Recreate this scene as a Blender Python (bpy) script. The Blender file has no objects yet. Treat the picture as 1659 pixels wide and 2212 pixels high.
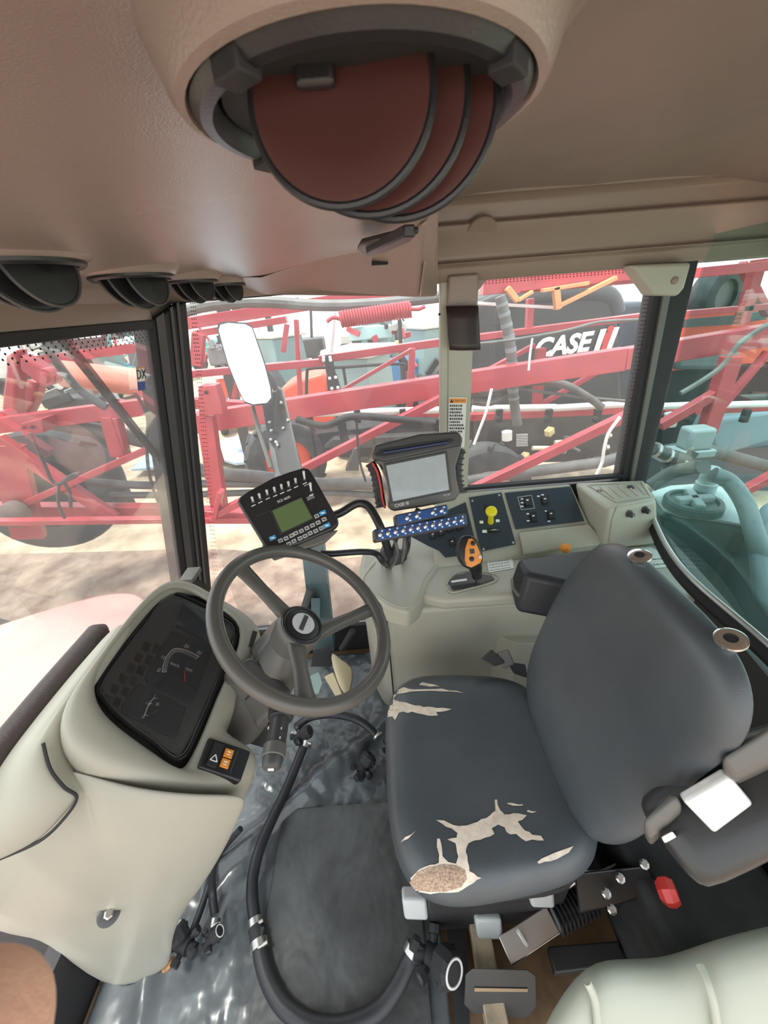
import bpy, bmesh, math, random
from mathutils import Vector as V, Matrix
from mathutils.bvhtree import BVHTree
from mathutils.geometry import tessellate_polygon
random.seed(7)
SC = bpy.context.scene
COL = SC.collection
# ------------------------------------------------------------ camera, world, sun, exposure
PITCH, ROLL, FPX, CZ = math.radians(28.8), math.radians(4.6), 830.0, 1.5
F = V((0, math.cos(PITCH), -math.sin(PITCH))); R0 = V((1, 0, 0)); U0 = V((0, math.sin(PITCH), math.cos(PITCH)))
R = R0*math.cos(ROLL) - U0*math.sin(ROLL); U = U0*math.cos(ROLL) + R0*math.sin(ROLL)
CP = V((0, 0, CZ))
cam = bpy.data.cameras.new('camera'); co = bpy.data.objects.new('camera', cam); COL.objects.link(co)
cam.sensor_fit = 'VERTICAL'; cam.sensor_height = 36; cam.lens = FPX/2212*36; cam.clip_start = .01; cam.clip_end = 400
m = Matrix.Identity(4)
for i in range(3):
    m[i][0] = R[i]; m[i][1] = U[i]; m[i][2] = -F[i]; m[i][3] = CP[i]
co.matrix_world = m; SC.camera = co
cam.dof.use_dof = True; cam.dof.focus_distance = .9; cam.dof.aperture_fstop = 17
SC.view_settings.view_transform = 'Standard'; SC.view_settings.look = 'None'; SC.view_settings.gamma = 1
SC.view_settings.exposure = 0.74
w = bpy.data.worlds.new('sky'); SC.world = w; w.use_nodes = True
nt = w.node_tree; nt.nodes.clear()
out = nt.nodes.new('ShaderNodeOutputWorld'); bg = nt.nodes.new('ShaderNodeBackground')
tc = nt.nodes.new('ShaderNodeTexCoord'); sx = nt.nodes.new('ShaderNodeSeparateXYZ'); cr = nt.nodes.new('ShaderNodeValToRGB')
nt.links.new(tc.outputs['Generated'], sx.inputs[0]); nt.links.new(sx.outputs[2], cr.inputs[0])
cr.color_ramp.elements[0].position = 0; cr.color_ramp.elements[0].color = (1, 1, 1, 1)
cr.color_ramp.elements[1].position = 1; cr.color_ramp.elements[1].color = (.84, .92, 1, 1)
nt.links.new(cr.outputs[0], bg.inputs[0]); bg.inputs[1].default_value = 1.5
nt.links.new(bg.outputs[0], out.inputs[0])
sl = bpy.data.lights.new('sun', 'SUN'); sl.energy = 3.6; sl.angle = math.radians(10); sl.color = (1, .96, .9)
so = bpy.data.objects.new('sun', sl); COL.objects.link(so)
so.rotation_euler = V((.20, .10, -.95)).to_track_quat('-Z', 'Y').to_euler()
SC.cycles.max_bounces = 10; SC.cycles.transparent_max_bounces = 12
# ------------------------------------------------------------ pixel rays onto real planes
def ray(x, y): return F + R*((x-829.5)/FPX) - U*((y-1106)/FPX)
def D(x, y, t): return CP + ray(x, y)*t
def PY(x, y, v): d = ray(x, y); return CP + d*(v/d.y)
def PX(x, y, v): d = ray(x, y); return CP + d*(v/d.x)
def PZ(x, y, v): d = ray(x, y); return CP + d*((v-CZ)/d.z)
def PP(x, y, p0, n): d = ray(x, y); return CP + d*((V(p0)-CP).dot(n)/d.dot(n))
# ------------------------------------------------------------ materials
MATS = {}
def mat(name, col, rough=.5, metal=0, spec=.5, bump=0, bscale=200, var=0, vscale=20, col2=None, coat=0, emit=0, stretch=None):
    if name in MATS: return MATS[name]
    M = bpy.data.materials.new(name); M.use_nodes = True; n = M.node_tree; b = n.nodes['Principled BSDF']
    b.inputs['Base Color'].default_value = (*col, 1); b.inputs['Roughness'].default_value = rough
    b.inputs['Metallic'].default_value = metal; b.inputs['Specular IOR Level'].default_value = spec
    if coat: b.inputs['Coat Weight'].default_value = coat; b.inputs['Coat Roughness'].default_value = .05
    if emit: b.inputs['Emission Color'].default_value = (*col, 1); b.inputs['Emission Strength'].default_value = emit
    t = n.nodes.new('ShaderNodeTexCoord'); src = t.outputs['Object']
    if stretch:
        mp = n.nodes.new('ShaderNodeMapping'); mp.inputs['Scale'].default_value = stretch; n.links.new(src, mp.inputs[0]); src = mp.outputs[0]
    if var or col2:
        z = n.nodes.new('ShaderNodeTexNoise'); z.inputs['Scale'].default_value = vscale; z.inputs['Detail'].default_value = 6
        n.links.new(src, z.inputs['Vector'])
        r = n.nodes.new('ShaderNodeValToRGB'); r.color_ramp.elements[0].position = .35; r.color_ramp.elements[1].position = .65
        a = tuple(max(0, c*(1-var)) for c in col); c2 = col2 or tuple(min(1, c*(1+var)) for c in col)
        r.color_ramp.elements[0].color = (*a, 1); r.color_ramp.elements[1].color = (*c2, 1)
        n.links.new(z.outputs[0], r.inputs[0]); n.links.new(r.outputs[0], b.inputs['Base Color'])
    if bump:
        z2 = n.nodes.new('ShaderNodeTexNoise'); z2.inputs['Scale'].default_value = bscale; z2.inputs['Detail'].default_value = 3
        n.links.new(src, z2.inputs['Vector'])
        bp = n.nodes.new('ShaderNodeBump'); bp.inputs['Strength'].default_value = bump; bp.inputs['Distance'].default_value = .002 if bscale > 30 else .02
        n.links.new(z2.outputs[0], bp.inputs['Height']); n.links.new(bp.outputs[0], b.inputs['Normal'])
    MATS[name] = M; return M
def glass(name, tint, haze, hazecol=(.8, .8, .8), tscale=3, refl=.45):
    M = bpy.data.materials.new(name); M.use_nodes = True; n = M.node_tree; n.nodes.clear()
    o = n.nodes.new('ShaderNodeOutputMaterial'); tr = n.nodes.new('ShaderNodeBsdfTransparent'); tr.inputs[0].default_value = (*tint, 1)
    gl = n.nodes.new('ShaderNodeBsdfGlossy'); gl.inputs['Roughness'].default_value = .02
    fr = n.nodes.new('ShaderNodeFresnel'); fr.inputs[0].default_value = 1.4
    ma = n.nodes.new('ShaderNodeMath'); ma.operation = 'MULTIPLY'; ma.inputs[1].default_value = refl
    mx = n.nodes.new('ShaderNodeMixShader'); n.links.new(fr.outputs[0], ma.inputs[0]); n.links.new(ma.outputs[0], mx.inputs[0])
    n.links.new(tr.outputs[0], mx.inputs[1]); n.links.new(gl.outputs[0], mx.inputs[2])
    tl = n.nodes.new('ShaderNodeBsdfTranslucent'); tl.inputs[0].default_value = (*hazecol, 1)  # pale layer imitates the haze and glare over the panes
    df = n.nodes.new('ShaderNodeBsdfDiffuse'); df.inputs[0].default_value = (*hazecol, 1)
    m1 = n.nodes.new('ShaderNodeMixShader'); m1.inputs[0].default_value = .35
    n.links.new(tl.outputs[0], m1.inputs[1]); n.links.new(df.outputs[0], m1.inputs[2])
    m2 = n.nodes.new('ShaderNodeMixShader'); n.links.new(mx.outputs[0], m2.inputs[1]); n.links.new(m1.outputs[0], m2.inputs[2])
    t = n.nodes.new('ShaderNodeTexCoord'); z = n.nodes.new('ShaderNodeTexNoise'); z.inputs['Scale'].default_value = tscale; z.inputs['Detail'].default_value = 5
    n.links.new(t.outputs['Object'], z.inputs['Vector']); mr = n.nodes.new('ShaderNodeMapRange')
    mr.inputs['To Min'].default_value = haze*.5; mr.inputs['To Max'].default_value = haze*1.6
    n.links.new(z.outputs[0], mr.inputs['Value']); n.links.new(mr.outputs[0], m2.inputs[0])
    n.links.new(m2.outputs[0], o.inputs[0]); return M
BEIGE = mat('beige_plastic', (.43, .415, .34), .42, bump=.12, bscale=900, var=.03, vscale=6)
DASHB = mat('dash_plastic', (.36, .35, .295), .42, bump=.12, bscale=900, var=.03, vscale=5)
CEIL = mat('headliner_plastic', (.27, .215, .185), .24, bump=.22, bscale=900, var=.04, vscale=5)  # console beige, with dimmer light and pink reflection put into the colour
TRIM = mat('brown_trim_plastic', (.27, .205, .165), .36, bump=.15, bscale=600)
BLACK = mat('black_plastic', (.018, .018, .02), .35, bump=.1, bscale=800)
MBLACK = mat('matt_black', (.02, .02, .022), .7)
RUBBER = mat('black_rubber', (.022, .024, .028), .45, bump=.15, bscale=300)
GREY = mat('grey_plastic', (.12, .115, .105), .35, bump=.08, bscale=800)
DGREY = mat('dark_grey_plastic', (.055, .055, .055), .4, bump=.08, bscale=800)
WHEELM = mat('wheel_rubber', (.10, .094, .085), .30, bump=.05, bscale=800)
VINYL = mat('seat_vinyl', (.068, .080, .090), .31, bump=.25, bscale=700, var=.08, vscale=9)
FOAM = mat('torn_backing_fabric', (.78, .68, .56), .9, bump=.5, bscale=500, var=.12, vscale=60)
KNIT = mat('knit_mesh_fabric', (.42, .30, .22), .9, bump=.8, bscale=350, var=.35, vscale=260)
PLATE = mat('switch_plate', (.035, .048, .062), .38, bump=.05)
WHITE = mat('white_print', (.85, .85, .82), .5)
PAPER = mat('white_label', (.78, .78, .75), .5)
CHROME = mat('chrome', (.92, .94, .96), .18, 1)
SILV = mat('silver_emblem', (.62, .64, .66), .25)  # non-metal grey; the emblem's white reflection is put into its colour
STEEL = mat('dull_steel', (.55, .55, .53), .35, 1)
YEL = mat('yellow_knob', (.85, .72, .02), .3)
ORA = mat('orange_plastic', (.85, .30, .04), .4)
REDP = mat('red_plastic', (.65, .05, .04), .35)
BLUE = mat('blue_panel', (.03, .09, .28), .35)
LBLUE = mat('light_blue_key', (.05, .33, .62), .4)
LCD = mat('green_lcd', (.11, .17, .07), .15, coat=.6)
SCRN = mat('touch_screen', (.40, .45, .47), .15, coat=.6, var=.04, vscale=30)
KEYW = mat('grey_keys', (.42, .43, .42), .5)
MAT_ = mat('black_plastic_sheet', (.10, .112, .12), .22, bump=1.0, bscale=6, var=.35, vscale=5)
BROWN = mat('brown_floor_board', (.24, .15, .08), .6, var=.35, vscale=12, bump=.2, bscale=100)
RED = mat('boom_red_paint', (.43, .055, .07), .30, var=.12, vscale=4)
ORED = mat('orange_red_paint', (.75, .10, .05), .4)
ORG2 = mat('faded_orange_paint', (.72, .33, .14), .5, var=.15, vscale=6)
HOOD = mat('haze_paled_bonnet', (.82, .40, .36), .35, var=.04, vscale=3)  # red bonnet, the haze over it is mixed into the pale colour
SAND = mat('sandy_ground', (.42, .32, .22), .95, bump=1, bscale=10, var=.25, vscale=2.2, col2=(.58, .47, .34))
TYRE = mat('tyre_rubber', (.05, .053, .056), .75, bump=.3, bscale=40, var=.3, vscale=6)
PIPEW = mat('white_steel_pipe', (.82, .82, .82), .3)
HOSE = mat('grey_hose', (.13, .13, .125), .5, var=.2, vscale=10)
BLKT = mat('black_tank_plastic', (.035, .037, .04), .45, var=.15, vscale=3)
GRNT = mat('dark_green_tank', (.045, .105, .10), .4, var=.1, vscale=3)
WTNK = mat('pale_tank_lid', (.42, .50, .50), .5)
MESHG = mat('grey_filler', (.2, .2, .2), .6)
SKIN = mat('skin', (.80, .50, .38), .45, bump=.25, bscale=500, var=.12, vscale=30)
SKIN.node_tree.nodes['Principled BSDF'].inputs['Subsurface Weight'].default_value = .15
BLUEP = mat('blue_tractor_paint', (.03, .18, .42), .4)
TEALP = mat('teal_paint', (.05, .40, .38), .5)
YELP = mat('yellow_machine_paint', (.70, .50, .10), .5)
PALEB = mat('pale_blue_sheet', (.38, .50, .60), .4, var=.1, vscale=3)
GLS = glass('cab_glass', (.95, .97, .96), .045, (.95, .90, .90))
GLW = glass('windshield_glass', (.95, .97, .96), .02, (.95, .88, .88))
GLR = glass('rear_glass_green', (.74, .88, .86), .018, (.55, .78, .76), 2, .22)
GLC = glass('gauge_glass', (.95, .95, .95), .03, refl=.9)
CLF = mat('cluster_face', (.085, .092, .098), .4)
# ------------------------------------------------------------ mesh building
class MB:
    def __init__(s): s.v = []; s.f = []
    def add(s, vs, fs):
        b = len(s.v); s.v += [V(p) for p in vs]; s.f += [tuple(b+i for i in f) for f in fs]; return s
    def box(s, c, d, ax=None):
        ax = ax or (V((1, 0, 0)), V((0, 1, 0)), V((0, 0, 1))); c = V(c); vs = []
        for k in (-.5, .5):
            for j in (-.5, .5):
                for i in (-.5, .5): vs.append(c + ax[0]*(i*d[0]) + ax[1]*(j*d[1]) + ax[2]*(k*d[2]))
        return s.add(vs, [(0, 2, 3, 1), (4, 5, 7, 6), (0, 1, 5, 4), (2, 6, 7, 3), (0, 4, 6, 2), (1, 3, 7, 5)])
    def bar(s, a, b, w, h, up=(0, 0, 1)):
        a, b = V(a), V(b); x = (b-a).normalized(); y = V(up).cross(x)
        if y.length < 1e-4: y = V((1, 0, 0)).cross(x)
        y.normalize(); z = x.cross(y)
        return s.box((a+b)/2, ((b-a).length, w, h), (x, y, z))
    def prism(s, pts, vec):
        n = len(pts); vec = V(vec); pts = [V(p) for p in pts]
        return s.add(pts + [p+vec for p in pts], [tuple(range(n))[::-1], tuple(range(n, 2*n))] + [(i, (i+1) % n, n+(i+1) % n, n+i) for i in range(n)])
    def hexa(s, a, b):   # two quads
        return s.add(list(a)+list(b), [(3, 2, 1, 0), (4, 5, 6, 7)] + [(i, (i+1) % 4, 4+(i+1) % 4, 4+i) for i in range(4)])
    def tube(s, pts, r, seg=12, cap=True, up=None):
        pts = [V(p) for p in pts]; n = len(pts); rs = r if isinstance(r, (list, tuple)) else [r]*n
        d0 = (pts[1]-pts[0]).normalized(); u = d0.orthogonal().normalized() if up is None else V(up); b = len(s.v)
        for i, p in enumerate(pts):
            d = (pts[min(i+1, n-1)] - pts[max(i-1, 0)]).normalized(); u = (u - d*u.dot(d)).normalized(); w_ = d.cross(u)
            for k in range(seg):
                a = 2*math.pi*k/seg; s.v.append(p + (u*math.cos(a)+w_*math.sin(a))*rs[i])
        for i in range(n-1):
            for k in range(seg): k2 = (k+1) % seg; s.f.append((b+i*seg+k, b+i*seg+k2, b+(i+1)*seg+k2, b+(i+1)*seg+k))
        if cap: s.f.append(tuple(b+k for k in range(seg))[::-1]); s.f.append(tuple(b+(n-1)*seg+k for k in range(seg)))
        return s
    def cyl(s, a, b, r, seg=20): return s.tube([a, b], r, seg)
    def lathe(s, o, ax, prof, seg=32, close=True):
        o, ax = V(o), V(ax).normalized(); u = ax.orthogonal().normalized(); w_ = ax.cross(u); b = len(s.v); n = len(prof)
        for r, h in prof:
            for k in range(seg):
                a = 2*math.pi*k/seg; s.v.append(o + ax*h + (u*math.cos(a)+w_*math.sin(a))*max(r, 1e-5))
        for i in range(n-1):
            for k in range(seg): k2 = (k+1) % seg; s.f.append((b+i*seg+k, b+i*seg+k2, b+(i+1)*seg+k2, b+(i+1)*seg+k))
        if close: s.f.append(tuple(b+k for k in range(seg))[::-1]); s.f.append(tuple(b+(n-1)*seg+k for k in range(seg)))
        return s
    def torus(s, o, ax, R_, r, seg=48, m_=12, a0=0, a1=2*math.pi, xd=None, sq=1):
        o, ax = V(o), V(ax).normalized(); u = (V(xd) - ax*V(xd).dot(ax)).normalized() if xd is not None else ax.orthogonal().normalized(); w_ = ax.cross(u)
        full = abs(a1-a0-2*math.pi) < 1e-6; b = len(s.v); n = seg if full else seg+1
        for i in range(n):
            a = a0+(a1-a0)*i/seg; d = u*math.cos(a)+w_*math.sin(a)
            for k in range(m_):
                t = 2*math.pi*k/m_; s.v.append(o + d*(R_+r*math.cos(t)) + ax*(r*math.sin(t)*sq))
        for i in range(seg):
            j = (i+1) % n
            for k in range(m_): k2 = (k+1) % m_; s.f.append((b+i*m_+k, b+j*m_+k, b+j*m_+k2, b+i*m_+k2))
        return s
    def grid(s, rows):
        b = len(s.v); n = len(rows); m_ = len(rows[0])
        for r in rows: s.v += [V(p) for p in r]
        for i in range(n-1):
            for j in range(m_-1): s.f.append((b+i*m_+j, b+i*m_+j+1, b+(i+1)*m_+j+1, b+(i+1)*m_+j))
        return s
    def rings(s, rows, cap=True):
        b = len(s.v); n = len(rows); m_ = len(rows[0])
        for r in rows: s.v += [V(p) for p in r]
        for i in range(n-1):
            for j in range(m_): k = (j+1) % m_; s.f.append((b+i*m_+j, b+i*m_+k, b+(i+1)*m_+k, b+(i+1)*m_+j))
        if cap: s.f.append(tuple(b+j for j in range(m_))[::-1]); s.f.append(tuple(b+(n-1)*m_+j for j in range(m_)))
        return s
    def ball(s, c, r, seg=16, sc=(1, 1, 1)):
        c = V(c); rows = []
        for i in range(1, seg//2):
            t = math.pi*i/(seg//2); rows.append([c + V((r*math.sin(t)*math.cos(2*math.pi*k/seg)*sc[0], r*math.sin(t)*math.sin(2*math.pi*k/seg)*sc[1], r*math.cos(t)*sc[2])) for k in range(seg)])
        return s.rings(rows)
    def helix(s, a, b, R_, r, turns, seg=6, per=12):
        a, b = V(a), V(b); x = (b-a).normalized(); u = x.orthogonal().normalized(); w_ = x.cross(u); n = turns*per
        return s.tube([a+(b-a)*(i/n)+(u*math.cos(2*math.pi*i/per)+w_*math.sin(2*math.pi*i/per))*R_ for i in range(n+1)], r, seg)
    def patch(s, q, u0, v0, u1, v1, h0, h1):
        n = nrm(q); c = [Q(q, u0, v0), Q(q, u1, v0), Q(q, u1, v1), Q(q, u0, v1)]
        return s.hexa([p+n*h0 for p in c], [p+n*h1 for p in c])
def Q(q, u, v): return (q[0]*(1-u)+q[1]*u)*(1-v) + (q[3]*(1-u)+q[2]*u)*v
def nrm(q):
    n = (q[3]-q[0]).cross(q[1]-q[0]).normalized()
    if n.dot(CP - q[0]) < 0: n = -n
    return n
def spl(pts, n=8, closed=False):
    pts = [V(p) for p in pts]; L = len(pts); o = []
    for i in range(L if closed else L-1):
        g = (lambda k: pts[k % L]) if closed else (lambda k: pts[max(0, min(L-1, k))])
        a, b, c, d = g(i-1), g(i), g(i+1), g(i+2)
        for k in range(n):
            t = k/n; o.append(.5*((2*b)+(c-a)*t+(2*a-5*b+4*c-d)*t*t+(3*b-a-3*c+d)*t**3))
    if not closed: o.append(pts[-1])
    return o
ORG = {}
def tag(o, label=None, cat=None, group=None, kind=None):
    if label: o['label'] = label
    if cat: o['category'] = cat
    if group: o['group'] = group
    if kind: o['kind'] = kind
    return o
def thing(name, label, cat, loc=(0, 0, 0), group=None):
    o = bpy.data.objects.new(name, None); COL.objects.link(o); o.location = loc; o.empty_display_size = .05
    ORG[o.name] = V(loc); return tag(o, label, cat, group)
def obj(name, mb, m_, parent=None, bev=0, sub=0, smooth=35, solid=0, seg=3, org=None, soff=-1):
    me = bpy.data.meshes.new(name)
    o0 = ORG[parent.name] if parent is not None else (V(org) if org is not None else sum(mb.v, V())/len(mb.v))
    me.from_pydata([tuple(p-o0) for p in mb.v], [], mb.f); me.materials.append(m_)
    b = bmesh.new(); b.from_mesh(me); bmesh.ops.remove_doubles(b, verts=b.verts, dist=1e-6)
    if not any(e.is_boundary for e in b.edges): bmesh.ops.recalc_face_normals(b, faces=b.faces)
    b.to_mesh(me); b.free()
    for p in me.polygons: p.use_smooth = smooth > 0
    if smooth > 0 and not sub: me.set_sharp_from_angle(angle=math.radians(smooth))
    o = bpy.data.objects.new(name, me); COL.objects.link(o)
    if parent is not None: o.parent = parent
    else: o.location = o0
    ORG[o.name] = o0
    if solid: md = o.modifiers.new('solid', 'SOLIDIFY'); md.thickness = solid; md.offset = soff
    if bev: md = o.modifiers.new('bevel', 'BEVEL'); md.width = bev; md.segments = seg; md.limit_method = 'ANGLE'; md.angle_limit = math.radians(40); md.harden_normals = False
    if sub: md = o.modifiers.new('sub', 'SUBSURF'); md.levels = sub; md.render_levels = sub
    return o
def struct(name, mb, m_, parent=None, **k):
    o = obj(name, mb, m_, parent, **k)
    if parent is None: o['kind'] = 'structure'
    return o
def one(name, label, cat, mb, m_, group=None, **k): return tag(obj(name, mb, m_, **k), label, cat, group)
def text(name, s, size, o, xd, yd, m_, parent, ext=.0005, off=0, shear=0, center=True, sp=1, line=1):
    cu = bpy.data.curves.new(name, 'FONT'); cu.body = s; cu.size = size; cu.extrude = ext; cu.offset = off; cu.shear = shear; cu.space_character = sp; cu.space_line = line
    cu.resolution_u = 3
    if center: cu.align_x = 'CENTER'; cu.align_y = 'CENTER'
    t = bpy.data.objects.new('tmp', cu); COL.objects.link(t); dg = bpy.context.evaluated_depsgraph_get()
    me = bpy.data.meshes.new_from_object(t.evaluated_get(dg)); bpy.data.objects.remove(t); bpy.data.curves.remove(cu)
    x = V(xd).normalized(); z = x.cross(V(yd)).normalized(); y = z.cross(x)
    o0 = ORG[parent.name]; M = Matrix.Identity(4)
    for i in range(3): M[i][0] = x[i]; M[i][1] = y[i]; M[i][2] = z[i]; M[i][3] = V(o)[i]-o0[i]
    me.transform(M); me.materials.clear(); me.materials.append(m_)
    ob = bpy.data.objects.new(name, me); COL.objects.link(ob); ob.parent = parent; ORG[ob.name] = o0; return ob
def bvh(o):
    dg = bpy.context.evaluated_depsgraph_get(); dg.update(); e = o.evaluated_get(dg); me = e.to_mesh(); o0 = ORG[o.name]
    t = BVHTree.FromPolygons([v.co+o0 for v in me.vertices], [tuple(p.vertices) for p in me.polygons]); e.to_mesh_clear(); return t
def drape(tree, poly, off=.0012, cuts=.006, hole=None):
    """a worn patch: its outline laid on the real surface it sits on"""
    mb = MB(); b = bmesh.new(); vs = [b.verts.new((x, y, 0)) for x, y in poly]
    for t_ in tessellate_polygon([[V((x, y, 0)) for x, y in poly]]): b.faces.new([vs[i] for i in t_])
    for _ in range(4):
        es = [e for e in b.edges if e.calc_length() > 14]
        if not es: break
        bmesh.ops.subdivide_edges(b, edges=es, cuts=1); bmesh.ops.triangulate(b, faces=b.faces)
    b.verts.index_update(); ok = []
    for v in b.verts:
        d = ray(v.co.x, v.co.y).normalized(); h = tree.ray_cast(CP, d)
        if h[0] is None: mb.v.append(CP.copy()); ok.append(False)
        else: mb.v.append(h[0] + (h[1] if h[1].dot(d) < 0 else -h[1])*off); ok.append(True)
    for f in b.faces:
        ix = [v.index for v in f.verts]
        if all(ok[i] for i in ix) and max((mb.v[i]-mb.v[ix[0]]).length for i in ix) < .06: mb.f.append(tuple(ix))
    b.free(); used = sorted({i for f in mb.f for i in f}); mp = {i: k for k, i in enumerate(used)}
    mb.v = [mb.v[i] for i in used]; mb.f = [tuple(mp[i] for i in f) for f in mb.f]; return mb
def dup(root, loc=None, label=None, rot=None, group=None, name=None):
    r = root.copy(); COL.objects.link(r)
    if loc is not None: r.location = loc
    if rot is not None: r.rotation_euler = rot
    if label: r['label'] = label
    if group: r['group'] = group
    for ch in list(root.children):
        c = ch.copy(); COL.objects.link(c); c.parent = r
        for g in list(ch.children):
            d = g.copy(); COL.objects.link(d); d.parent = c
    return r
# ============================================================ SETTING
YW = 1.35
# outdoor ground
g = MB(); N = 24
rows = [[(-40+80*i/N, -12+75*j/N, -1.4) for i in range(N+1)] for j in range(N+1)]
struct('ground', g.grid(rows), SAND, smooth=0)
struct('ground_patch', MB().prism([(-9, -4, -1.40), (5, -4, -1.40), (5, 4.0, -1.40), (2.2, 4.3, -1.40), (-.5, 4.1, -1.40), (-2.5, 4.6, -1.40), (-9, 5.2, -1.40)], (0, 0, .012)), mat('brown_dirt', (.27, .175, .135), .95, bump=1, bscale=9, var=.3, vscale=3.2, col2=(.40, .30, .23)), smooth=0)
# cab floor
struct('floor', MB().box((.05, .62, -.03), (1.9, 1.5, .05)), BROWN)
# ceiling: lower front console, raised roof behind the step
prof = [(-.605, 1.495), (-.60, 1.55), (-.575, 1.572), (-.5, 1.5755), (-.36, 1.579), (-.24, 1.574), (-.1, 1.576), (.03, 1.574), (.075, 1.579), (.105, 1.602), (.145, 1.65), (.19, 1.70), (.27, 1.725), (.42, 1.728), (.6, 1.722), (.78, 1.728), (1.0, 1.722), (1.15, 1.70), (1.22, 1.62), (1.24, 1.52)]
pf = []
for (xa, za), (xb, zb) in zip(prof, prof[1:]):
    kk = max(1, int((xb-xa)/.03)); pf += [(xa+(xb-xa)*i/kk, za+(zb-za)*i/kk) for i in range(kk)]
pf.append(prof[-1]); rows = []
for j in range(49):
    y = -.55 + 1.93*j/48; r_ = []
    for x, z in pf:
        xr = -.08 - (y-.12)*.30; g1 = math.exp(-((x-xr)/.055)**2); g2 = math.exp(-((x-xr+.16)/.06)**2)
        env = 1 if -.56 < x < .06 else 0
        r_.append((x, y, z + .002*math.sin(x*7+y*3) + env*(.007*g1 - .004*g2)))
    rows.append(r_)
struct('ceiling', MB().grid(rows), CEIL, sub=1, solid=.02, soff=1)
# right side rail above the side windows
pr = [(1.26, 1.722), (1.285, 1.722), (1.30, 1.71), (1.305, 1.675), (1.285, 1.665), (1.295, 1.64), (1.325, 1.60), (1.325, 1.585), (1.31, 1.578), (1.33, 1.57), (1.338, 1.54), (1.345, 1.532), (1.40, 1.532), (1.40, 1.74), (1.26, 1.74)]
struct('trim_1', MB().prism([(.13, y, z) for y, z in pr], (1.15, 0, 0)), TRIM, smooth=50, bev=.004)
struct('trim_2', MB().prism([(.13, y, z) for y, z in [(1.30, 1.60), (1.315, 1.575), (1.335, 1.545), (1.345, 1.538), (1.40, 1.538), (1.40, 1.63)]], (-.74, 0, 0)), TRIM, smooth=50, bev=.004)
# recess lip and oval speaker cover on the rail
sp = MB(); c = PY(1040, 500, 1.30)
sp.lathe(c + V((0, .01, 0)), V((0, -1, -.75)), [(.045, 0), (.045, .012), (.042, .015), (0, .015)], 40)
struct('trim_3', sp, TRIM, smooth=40)
# windshield header with embossed panel
h = MB(); a = V((-.60, 0, 0))
h.prism([(-.598, -.4, 1.495), (-.598, -.4, 1.56), (-.585, -.4, 1.575), (-.66, -.4, 1.58), (-.67, -.4, 1.50)], (0, 1.62, 0))
hd = struct('trim_4', h, TRIM, bev=.004)
e = MB(); e.box((-.596, .49, 1.533), (.006, .36, .045)); struct('panel', e, TRIM, hd, bev=.003)
text('embossed_symbols', 'o o  E-I III  M', .03, (-.5925, .50, 1.533), (0, 1, 0), (0, 0, 1), DGREY if False else TRIM, hd, .0012)
# wedge shaped corner cover over the right front corner
P1 = PZ(560, 598, 1.575); P2 = V((.085, .62, 1.583)); P3 = PY(898, 642, 1.22); P4 = PY(690, 628, 1.31); P5 = PY(946, 640, 1.30); P6 = V((.105, .70, 1.60)); 
wv = [P1, P2, P3, P4, P5, V((.12, .72, 1.64)), V((.16, 1.34, 1.64)), V((-.5, 1.34, 1.60)), V((-.3, 1.34, P4.z))]
c = MB(); c.add(wv, [(0, 3, 2, 1), (1, 2, 4, 5), (4, 6, 5), (3, 8, 4, 2), (8, 7, 6, 4), (0, 7, 8, 3), (0, 1, 5, 6, 7)])
struct('trim_5', c, TRIM, bev=.008, smooth=30)
c2 = MB(); q = [P3*.93+P2*.07, P5*.93+V((.12, .72, 1.64))*.07, V((.12, .72, 1.64))*.72+P5*.28, P2*.72+P3*.28]
nn = nrm(q); q = [p + nn*.001 for p in q]; c2.hexa([Q(q, .12, .0), Q(q, .88, .0), Q(q, .88, .9), Q(q, .12, .9)], [Q(q, .16, .03)+nn*.007, Q(q, .84, .03)+nn*.007, Q(q, .84, .86)+nn*.007, Q(q, .16, .86)+nn*.007])
struct('trim_6', c2, TRIM, bev=.002)
# A pillar (black, two bands)
WN = V((math.cos(.21), 0, math.sin(.21)*-1)).normalized()   # windshield plane, bottom further forward
W0 = V((-.60, 0, 1.49)); wdir = V((-.205, 0, -.97)).normalized(); WN = V((-wdir.z, 0, wdir.x)).normalized(); WN = wdir.cross(V((0, 1, 0)))
def PW(x, y, o=0): return PP(x, y, W0 + V((o, 0, 0)), WN)
def sect(x, y): return PW(x, y)
at_, ab_ = PW(318, 700), PW(388, 1225); bt_, bb_ = PY(402, 640, YW), PY(457, 1270, YW)
ext = lambda a, b, t: a + (b-a)*t
s = MB(); s.hexa([ext(at_, ab_, 1.25), ext(bt_, bb_, 1.25), ext(bt_, bb_, 1.25)+V((-.05, .04, 0)), ext(at_, ab_, 1.25)+V((-.06, .03, 0))],
                 [ext(at_, ab_, .0), ext(bt_, bb_, .01), ext(bt_, bb_, .01)+V((-.05, .04, 0)), ext(at_, ab_, .0)+V((-.06, .03, 0))])
ap = struct('trim_7', s, MBLACK, bev=.006)
s = MB()
for (xa, xb, xc, xd, mm) in ((336, 356, 410, 425, 0), (368, 374, 433, 438, 1), (380, 384, 442, 445, 1)):
    q = [D(xa, 700, 1.36), D(xb, 700, 1.36), D(xd, 1235, 1.2), D(xc, 1235, 1.2)]
for f0, f1 in ((.20, .40), (.55, .63), (.72, .80)):
    a0, a1 = at_*(1-f0)+bt_*f0, at_*(1-f1)+bt_*f1; b0, b1 = ab_*(1-f0)+bb_*f0, ab_*(1-f1)+bb_*f1
    n_ = V((.5, -.8, .1)).normalized()
    s.hexa([a0, a1, b1, b0], [p + n_*.006 for p in (a0, a1, b1, b0)])
struct('gasket', s, DGREY, ap, bev=.002)
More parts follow.
